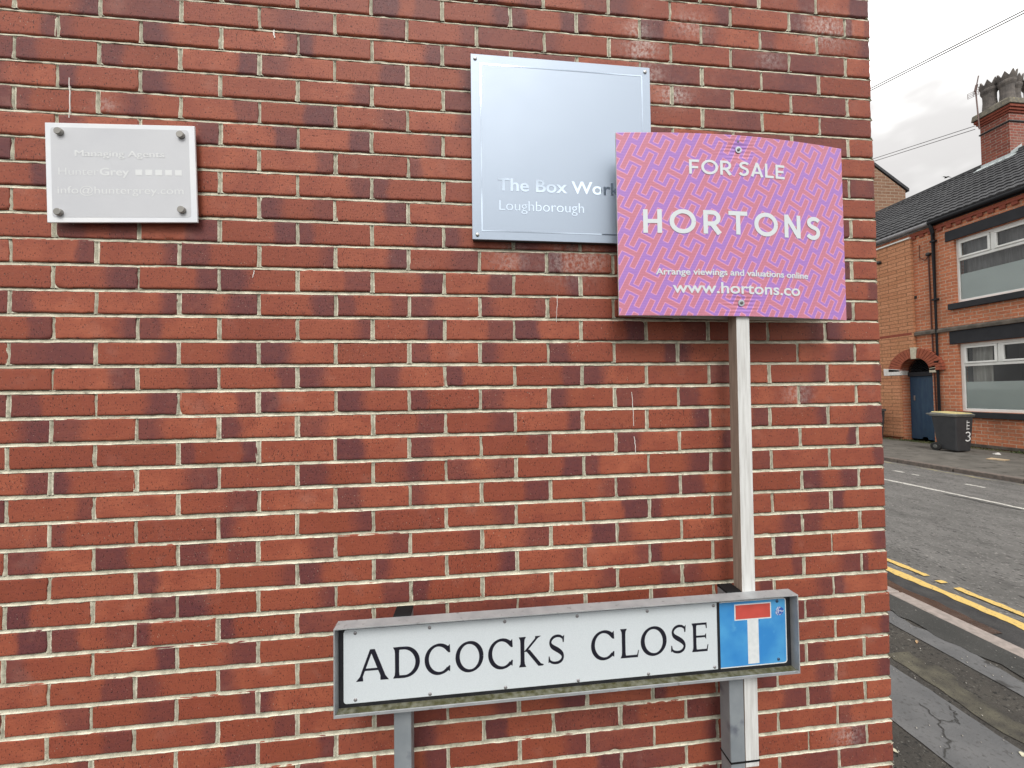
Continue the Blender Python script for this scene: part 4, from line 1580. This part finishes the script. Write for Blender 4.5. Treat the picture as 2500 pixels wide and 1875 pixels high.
obj("overflow_pipe", MB().tube([(XF - .02, 7.72, 5.15), (XF - .025, 7.70, 3.2), (XF - .03, 7.66, .7)], .016, 8).tube([(XF - .012, 7.92, 5.55), (XF - .012, 7.93, 5.20), (XF - .012, 7.80, 5.08), (XF - .012, 7.71, 5.2)], .010, 6), mat("red_brown_cable", (.10, .035, .025), .6), house)
M_VENT = mat("black_vent", (.02, .02, .022), .6)
obj("flue_outlet", MB().lathe((XF, 7.71, 5.215), [(.05, .03), (.05, -.06), (.03, -.09)], "x", 14), M_VENT, house)
obj("flue_outlet", MB().lathe((XF - .08, 8.885, 5.39), [(.05, .05), (.05, -.09), (.03, -.12)], "x", 14), M_VENT, yhouse)
obj("air_vent", MB().box(XF - .02, XF + .02, 8.03, 8.11, 4.07, 4.15), M_VENT, house)
obj("gutter", MB().tube([(XF - .10, 7.64, 6.045), (XF - .10, 18, 6.045)], .060, 12).box(XF - .035, XF - .003, 7.66, 18, 5.96, 6.09), M_GREYGUT, yhouse)
# interlocking tile roofs with real courses and rolls
XR, ZRG = 17.2, 8.42
XE, ZE = XF - .13, 6.10
M_TILE = mat("dark_concrete_tiles", (.028, .029, .033), .8, col2=(.052, .053, .057), scale=3, detail=8, bump=.002, bscale=60, spots=[((.16, .17, .16), 30, .70, .78), ((.03, .03, .034), 7, .62, .74)])


def tiled(name, parent, y0, y1):
    Ls = math.hypot(XR - XE, ZRG - ZE)
    nc = int(round(Ls / .30))
    ny = int((y1 - y0) / .0375)
    ys = np.linspace(y0, y1, ny + 1)
    dirv = np.array([(XR - XE) / Ls, 0, (ZRG - ZE) / Ls])
    nor = np.array([-dirv[2], 0, dirv[0]])
    rows_ = []
    rr = np.random.default_rng(5)
    for c in range(nc):
        for (f, h) in ((0.0, 0.0), (0.02, .034), (.98, .006)):
            s_ = (c + f) * Ls / nc
            h_ = h + .020 * np.abs(np.sin(np.pi * ys / .15)) ** 1.5 * (1 if h > 0 else .3) + np.repeat(rr.normal(0, .0025, ny // 8 + 2), 8)[:ny + 1]
            P_ = np.array([XE, 0, ZE]) + dirv * s_ + nor * h_[:, None]
            P_[:, 1] = ys
            rows_.append(P_)
    V = np.concatenate(rows_)
    k, n = len(rows_), ny + 1
    idx = np.arange(k * n).reshape(k, n)
    F = np.stack([idx[:-1, :-1], idx[:-1, 1:], idx[1:, 1:], idx[1:, :-1]], -1).reshape(-1, 4)[:, ::-1]
    o = arr_obj(name, V, F, M_TILE, parent, None, False)
    return o


roof = tiled("roof", house, ya, AC)
roof2 = tiled("roof", yhouse, AC + .001, 18.0)
for par, a, b_ in ((roof, ya, AC), (roof2, AC, 18.0)):
    rg = MB()
    y = a
    while y < b_ - .05:
        e = min(y + .45, b_)
        rg.prism([(XR - .16, ZRG - .085), (XR - .12, ZRG + .02), (XR, ZRG + .075), (XR + .12, ZRG + .02), (XR + .16, ZRG - .085)], y + .004, e - .004, "y")
        y = e
    obj("ridge_tiles", rg, M_TILE, par)
    obj("rear_slope", MB().prism([(XR, ZRG), (XR + 3.4, ZE), (XR + 3.4, ZE - .1), (XR, ZRG - .1)], a, b_, "y"), M_TILE, par)
obj("gable_end", MB().prism([(XF + .01, 0), (XR + 3.3, 0), (XR + 3.3, ZE - .05), (XR, ZRG - .12), (XF + .01, ZE - .05)], ya - .02, ya + .2, "y"), M_RBRICKX, house)
M_LEAD = mat("pale_lead_flashing", (.42, .47, .48), .5, .2, col2=(.55, .60, .60), scale=20)
obj("flashing", MB().box(XR - .30, XR - .02, 12.2, 13.1, ZRG - .02, ZRG + .10), M_LEAD, yhouse, bevel=.02)

# chimney on the ridge
CX0, CX1, CY0, CY1 = 16.82, 18.3, 7.80, 8.41
ch = MB()
ch.box(CX0, CX1, CY0, CY1, 7.4, 9.64)
cho = obj("chimney", ch, [M_CBRICK, M_CBRICKX], house)
for p in cho.data.polygons:
    if abs(p.normal.y) > .7:
        p.material_index = 1
corb = MB()
for k, (e, za, zb_) in enumerate(((.03, 9.47, 9.53), (.06, 9.532, 9.60), (.09, 9.602, 9.68))):
    corb.box(CX0 - e, CX1 + e, CY0 - e, CY1 + e, za, zb_)
obj("chimney_corbel", corb, [M_BAND], cho, bevel=.006)
obj("chimney_band", MB().box(CX0 - .025, CX1 + .025, CY0 - .025, CY1 + .025, 9.205, 9.245), M_BLKPAINT, cho, bevel=.006)
M_STONEC = mat("lichened_stone_cap", (.20, .18, .14), .9, col2=(.13, .12, .10), scale=10, bump=.006, bscale=30, spots=[((.30, .26, .16), 14, .62, .72)])
obj("chimney_cap", MB().hexa([(CX0 - .14, CY0 - .12, 9.682), (CX1 + .14, CY0 - .12, 9.682), (CX1 + .14, CY1 + .12, 9.682), (CX0 - .14, CY1 + .12, 9.682),
                             (CX0 - .12, CY0 - .10, 9.86), (CX1 + .12, CY0 - .10, 9.86), (CX1 + .12, CY1 + .10, 9.86), (CX0 - .12, CY1 + .10, 9.86)]).hexa(
    [(CX0 - .02, CY0, 9.862), (CX1, CY0, 9.862), (CX1, CY1, 9.862), (CX0 - .02, CY1, 9.862), (CX0 + .14, CY0 + .12, 10.02), (CX1 - .1, CY0 + .12, 10.02), (CX1 - .1, CY1 - .12, 10.02), (CX0 + .14, CY1 - .12, 10.02)]),
    M_STONEC, cho, bevel=.015)
M_POT = mat("sooty_clay_pot", (.17, .15, .135), .9, col2=(.10, .09, .085), scale=9, bump=.004, bscale=40)


def pot(x, y, z, h, r):
    prof = [(r * .80, 0), (r * .78, h * .10), (r * .70, h * .35), (r * .72, h * .55), (r * .90, h * .66), (r * .92, h * .72), (r * .84, h * .75), (r * .98, h * .86)]
    mb_ = MB().lathe((x, y, z), prof, "z", 16)
    for k in range(8):                          # crown of points round the rim
        a0, a1 = 2 * math.pi * k / 8, 2 * math.pi * (k + 1) / 8
        am = (a0 + a1) / 2
        P_ = lambda a, rr, hh: (x + rr * math.cos(a), y + rr * math.sin(a), z + hh)
        b3 = [P_(a0, r * .98, h * .85), P_(a1, r * .98, h * .85), P_(am, r * 1.06, h * 1.03)]
        i3 = [P_(a0, r * .80, h * .85), P_(a1, r * .80, h * .85), P_(am, r * .86, h * 1.03)]
        mb_.add(b3 + i3, [(0, 1, 2), (3, 5, 4), (0, 2, 5, 3), (1, 4, 5, 2), (0, 3, 4, 1)])
    return mb_


for (px_, py_, hh) in ((17.02, 8.30, .86), (17.10, 7.98, .84), (17.55, 8.12, .86), (17.95, 7.98, .80)):
    obj("chimney_pot", pot(px_, py_, 9.93, hh, .20), M_POT, cho)
fl = MB()
nst = 12
for i in range(nst):
    f0, f1 = i / nst, (i + 1) / nst
    xa_, xb_ = CX0 + (XR - CX0) * f0, CX0 + (XR - CX0) * f1
    za_ = ZE + (ZRG - ZE) * (xa_ - XE) / (XR - XE)
    zb_ = ZE + (ZRG - ZE) * (xb_ - XE) / (XR - XE)
    fl.hexa([(xa_, CY0 - .012, za_), (xb_, CY0 - .012, zb_), (xb_, CY0 - .002, zb_), (xa_, CY0 - .002, za_), (xa_, CY0 - .012, za_ + .16), (xb_, CY0 - .012, zb_ + .16), (xb_, CY0 - .002, zb_ + .16), (xa_, CY0 - .002, za_ + .16)])
zc = ZE + (ZRG - ZE) * (CX0 - XE) / (XR - XE)
fl.box(CX0 - .012, CX0 - .002, CY0 - .012, CY1 + .01, zc - .02, zc + .12)
fl.hexa([(CX0 - .15, CY0 - .12, zc - .06), (CX0, CY0 - .12, zc + .042), (CX0, CY1 + .1, zc + .042), (CX0 - .15, CY1 + .1, zc - .06),
         (CX0 - .15, CY0 - .12, zc - .045), (CX0, CY0 - .12, zc + .057), (CX0, CY1 + .1, zc + .057), (CX0 - .15, CY1 + .1, zc - .045)])
obj("chimney_flashing", fl, M_LEAD, cho)

# television aerial on the chimney
ae = thing("television_aerial", "thin rusty television aerial with grid reflector on the chimney stack", "aerial", (16.60, 8.33, 9.3))
M_AER = mat("rusty_aerial_metal", (.20, .14, .13), .6, .5)
obj("mast", MB().tube([(16.66, 8.325, 9.35), (16.60, 8.34, 10.60)], .016, 8), M_AER, ae)
obj("boom", MB().tube([(16.60, 8.36, 10.45), (16.58, 8.25, 10.93)], .013, 8).tube([(16.59, 8.345, 10.52), (16.59, 8.30, 10.70)], .03, 6), M_AER, ae)
gr = MB()
for k in range(4):
    dz = -.075 + k * .05
    gr.tube([(16.60, 8.52, 10.50 + dz), (16.60, 8.27, 10.46 + dz)], .006, 5)
for k in (0, .5, 1):
    yk = 8.52 - .25 * k
    gr.tube([(16.60, yk, 10.42 - .04 * k), (16.60, yk, 10.58 - .04 * k)], .006, 5)
obj("reflector", gr, M_AER, ae)

# taller brick gable further along
gb = thing("brick_house", "tall tan brick gable end of a house beyond the dark tiled roof", "house", (19.5, 14.5, 0))
M_GBRICK = brick_mat("tan_gable_brick", (.27, .155, .10), (.21, .11, .07), (.34, .27, .2), .44, .145, .016, "xz", dirt=(.36, .22, .15))
GA = (17.9, 13.25)
slope = (11.76 - 10.68) / (20.05 - 21.72)
ze_ = GA[1] + slope * (21.66 - GA[0])
obj("wall", MB().prism([(14.2, 0), (21.62, 0), (21.62, ze_ - .02), GA, (14.2, GA[1] - slope * (14.2 - GA[0]))], 14.0, 22, "y"), M_GBRICK, gb)
zr_ = GA[1]
obj("roof", MB().prism([(GA[0], zr_ + .02), (21.78, GA[1] + slope * (21.78 - GA[0]) + .02), (21.78, GA[1] + slope * (21.78 - GA[0]) + .16), (GA[0], zr_ + .17)], 13.96, 22, "y").prism(
    [(GA[0], zr_ + .02), (14.0, GA[1] - slope * (14.0 - GA[0]) + .02), (14.0, GA[1] - slope * (14.0 - GA[0]) + .16), (GA[0], zr_ + .17)], 13.96, 22, "y"), M_TILE, gb)

# overhead wires
M_WIRE = mat("grey_cable", (.09, .085, .09), .6)


def wire(p, q, sag, r, label):
    p, q = Vector(p), Vector(q)
    pts = []
    for i in range(25):
        f = i / 24
        v_ = p.lerp(q, f)
        v_.z -= sag * 4 * f * (1 - f)
        pts.append(v_)
    o = obj("overhead_cable", MB().tube(pts, r, 6), M_WIRE)
    tag(o, label, "cable", "overhead cables crossing the sky")


d1 = Vector((0, 5.071 - 3.073, 7.329 - 6.777)) * 1.0
wire(Vector((9, 5.071, 7.329)) + d1 * 6, Vector((9, 3.073, 6.777)) - d1 * 3.0, .0, .0085, "upper cable of the steep pair crossing the top of the sky")
wire(Vector((9, 5.071, 7.288)) + d1 * 6, Vector((9, 3.073, 6.738)) - d1 * 3.0, .0, .0085, "lower cable of the steep pair crossing the top of the sky")
for dz_, lab in ((0.0, "upper cable of the pair ending behind the chimney stack"), (-.085, "lower cable of the pair ending behind the chimney stack")):
    pa = CAM + (Vector((14.0, 9.097, 8.80 + dz_)) - CAM) * 1.40
    pb = CAM + (Vector((14.0, 6.753, 8.137 + dz_)) - CAM) * 1.40
    wire(pa + (pa - pb) * 2, pb, .0, .0115, lab)

# a bird far off over the roof
bd_ = MB()
bc = onb = Vector((14.0, 7.345, 7.167)) + Vector((12.67, 8.54, 5.62)) * .6
bd_.lathe((bc.x, bc.y, bc.z), [(.005, -.08), (.025, -.04), (.032, 0), (.025, .04), (.01, .075)], "y", 8)
for sg in (1, -1):
    bd_.add([(bc.x + a_ * sg * .5, bc.y + b_ * .5, bc.z + c_ * .5) for a_, b_, c_ in ((0, -.05, .03), (0, .07, .03), (.28, .06, .06), (.28, -.02, .06), (.5, 0, 0), (0, -.05, .015), (0, .07, .015), (.28, .06, .05), (.28, -.02, .05))],
            [(0, 1, 2, 3), (3, 2, 4), (5, 8, 7, 6), (8, 4, 7)])
tag(obj("bird", bd_, mat("dark_plumage", (.03, .03, .03), .8)), "small dark bird flying over the dark tiled roof", "bird")

# wheelie bins
M_BIN = mat("dark_grey_bin_plastic", (.028, .030, .034), .55, col2=(.036, .038, .042), scale=8, bump=.0006, bscale=120)
M_LID = mat("grey_bin_rim", (.085, .09, .085), .6, col2=(.13, .13, .12), scale=14)
M_YLID = mat("yellow_bin_lid", (.58, .50, .22), .5, col2=(.46, .40, .20), scale=9)
M_TYRE = mat("bin_rubber", (.015, .015, .015), .8)
M_MARK = mat("white_brushed_paint", (.75, .76, .76), .7)


def make_bin(loc, yellow, marks, label):
    x, y, z = loc
    t = thing("wheelie_bin", label, "bin", loc, "wheelie bins on the far pavement")
    # handle and wheels on the +y side, front towards -y
    bt = obj("body", MB().hexa([(x - .195, y - .20, z + .02), (x + .195, y - .20, z + .02), (x + .195, y + .16, z + .05), (x - .195, y + .16, z + .05),
                                (x - .245, y - .235, z + .84), (x + .245, y - .235, z + .84), (x + .245, y + .235, z + .84), (x - .245, y + .235, z + .84)]), M_BIN, t, bevel=.03, seg=3)
    obj("rim", MB().box(x - .262, x + .262, y - .25, y + .26, z + .835, z + .872), M_LID, t, bevel=.01)
    ld = obj("lid", MB().hexa([(x - .268, y - .27, z + .874), (x + .268, y - .27, z + .874), (x + .268, y + .28, z + .874), (x - .268, y + .28, z + .874),
                               (x - .24, y - .235, z + .905), (x + .24, y - .235, z + .905), (x + .24, y + .25, z + .93), (x - .24, y + .25, z + .93)]), M_LID if yellow else M_BIN, t, bevel=.01)
    if yellow:
        obj("lid_top", MB().hexa([(x - .235, y - .23, z + .904), (x + .235, y - .23, z + .904), (x + .235, y + .245, z + .928), (x - .235, y + .245, z + .928),
                                  (x - .22, y - .215, z + .922), (x + .22, y - .215, z + .922), (x + .22, y + .23, z + .946), (x - .22, y + .23, z + .946)]), M_YLID, ld, bevel=.006)
    obj("handle", MB().tube([(x - .23, y + .25, z + .86), (x - .23, y + .33, z + .885), (x + .23, y + .33, z + .885), (x + .23, y + .25, z + .86)], .018, 8), M_LID, t)
    for sx_ in (-.215, .215):
        wo = obj("wheel", MB().lathe((x + sx_, y + .17, z + .10), [(.06, -.03), (.10, -.025), (.10, .025), (.06, .03)], "x", 18), M_TYRE, t)
        obj("hub", MB().lathe((x + sx_, y + .17, z + .10), [(.035, -.036), (.045, -.03), (.045, .03), (.035, .036)], "x", 12), M_LID, wo)
    if marks:
        mk = MB()

        def face_pt(u, v_):      # on the -y face: u along x, v height
            return (x + u, y - .20 - .035 * (v_ - .02) / .82 - .004, z + v_)
        rows_ = []
        for st in (ribbon(arc(.09, .425, .06, .05, 150, -90, 12), .026), ribbon(arc(.09, .322, .065, .053, 90, -150, 12), .026)):
            rows_ += st
        for k in range(3):
            rows_ += ribbon([(.05, .55 + k * .075), (.13, .555 + k * .075)], .018)
            rows_ += ribbon([(.062, .53 + k * .075), (.064, .60 + k * .075)], .014)
        for q in rows_:
            mk.add([face_pt(u, v_) for u, v_ in q], [(0, 1, 2, 3)])
        obj("house_number", mk, M_MARK, bt, fixn=False)
    return t


make_bin((12.74, 6.57, 0), True, True, "dark grey wheelie bin with yellow lid and white number under the window")
make_bin((13.35, 8.93, 0), False, False, "all dark wheelie bin standing by the buff brick cladding")

# weeds along the foot of the terrace wall
wd_ = MB()
rw = random.Random(5)
for i in range(900):
    y = rw.choice([rw.uniform(4.6, 6.15), rw.uniform(6.9, 8.4), rw.uniform(4.0, 9.2)])
    x = XF - .06 - abs(rw.gauss(0, .09))
    h = rw.uniform(.015, .06)
    a = rw.uniform(0, 6.28)
    dx, dy = math.cos(a) * .012, math.sin(a) * .012
    lx, ly = rw.gauss(0, .02), rw.gauss(0, .02)
    wd_.add([(x - dx, y - dy, .001), (x + dx, y + dy, .001), (x + lx + dx * .3, y + ly, h), (x + lx - dx * .3, y + ly, h * .96)], [(0, 1, 2, 3)])
struct(obj("weeds", wd_, mat("weed_leaves", (.045, .070, .020), .8, col2=(.085, .085, .03), scale=5), fixn=False), "stuff")
ribbon_sheet("moss_strip", edge(31, 3.5, 14, XF - .30, .02), edge(32, 3.5, 14, XF - .04, .004), .004, mat("mossy_wall_foot", (.055, .060, .024), .9, col2=(.085, .075, .05), scale=6, bump=.004, bscale=60), "stuff")

# litter and leaves
M_LEAFT = mat("dry_tan_leaf", (.42, .28, .15), .8)
M_LEAFP = mat("pale_dry_leaf", (.50, .48, .36), .8)


def leaf(x, y, z, ln, wd, rot, m, label):
    c, s = math.cos(rot), math.sin(rot)
    pts = []
    for (u, v_, h) in ((-.5, 0, .0), (-.2, .42, .25), (.2, .40, .2), (.5, 0, .1), (.2, -.40, .3), (-.2, -.42, .2), (0, 0, .05)):
        pts.append((x + c * u * ln - s * v_ * wd, y + s * u * ln + c * v_ * wd, z + h * .018))
    f = [(0, 1, 6), (1, 2, 6), (2, 3, 6), (3, 4, 6), (4, 5, 6), (5, 0, 6)]
    mb_ = MB().add(pts + [(a, b, d - .001) for a, b, d in pts], f + [tuple(i + 7 for i in q[::-1]) for q in f])
    tag(obj("fallen_leaf", mb_, m), label, "leaf", "leaves on the near pavement")


leaf(3.985, .815, .004, .045, .014, .6, M_LEAFT, "narrow tan leaf on dark asphalt beside the near wall corner")
leaf(3.60, .155, .006, .030, .028, .2, M_LEAFP, "pale leaf by the edge of the wide grey pavement strip")
leaf(3.09, .235, .004, .030, .022, 2.2, M_LEAFP, "pale green leaf on the black asphalt at the wall foot")
leaf(3.79, .245, .004, .020, .016, 1.2, M_LEAFP, "tiny whitish leaf on the mossy asphalt between the strips")
ob = obj("cardboard_scrap", MB().hexa([(12.10, 5.60, .002), (12.16, 5.36, .002), (12.40, 5.42, .002), (12.30, 5.64, .002), (12.10, 5.60, .012), (12.16, 5.36, .03), (12.40, 5.42, .014), (12.30, 5.64, .02)]),
         mat("wet_cardboard", (.42, .30, .18), .8, col2=(.5, .4, .27), scale=9))
tag(ob, "flat tan cardboard scrap lying on the far pavement", "litter")
ob = obj("paper_scrap", MB().hexa([(13.02, 6.02, .002), (13.08, 5.96, .002), (13.16, 6.04, .002), (13.06, 6.10, .002), (13.03, 6.02, .03), (13.08, 5.97, .02), (13.15, 6.04, .04), (13.06, 6.09, .02)]),
         mat("crumpled_white_paper", (.62, .61, .58), .8))
tag(ob, "crumpled white paper scrap near the foot of the red brick wall", "litter")
gs = MB()
rg_ = random.Random(9)
for i in range(260):
    x, y = rg_.uniform(2.9, 4.4), rg_.uniform(-.3, 2.2)
    s_ = rg_.uniform(.002, .005)
    z = .0078
    gs.add([(x - s_, y - s_, z), (x + s_, y - s_ * .6, z), (x + s_ * .5, y + s_, z), (x, y, z + s_ * 1.2)], [(0, 1, 3), (1, 2, 3), (2, 0, 3), (0, 2, 1)])
struct(obj("grit", gs, mat("pale_grit", (.40, .38, .34), .8, col2=(.2, .19, .17), scale=40)), "stuff")
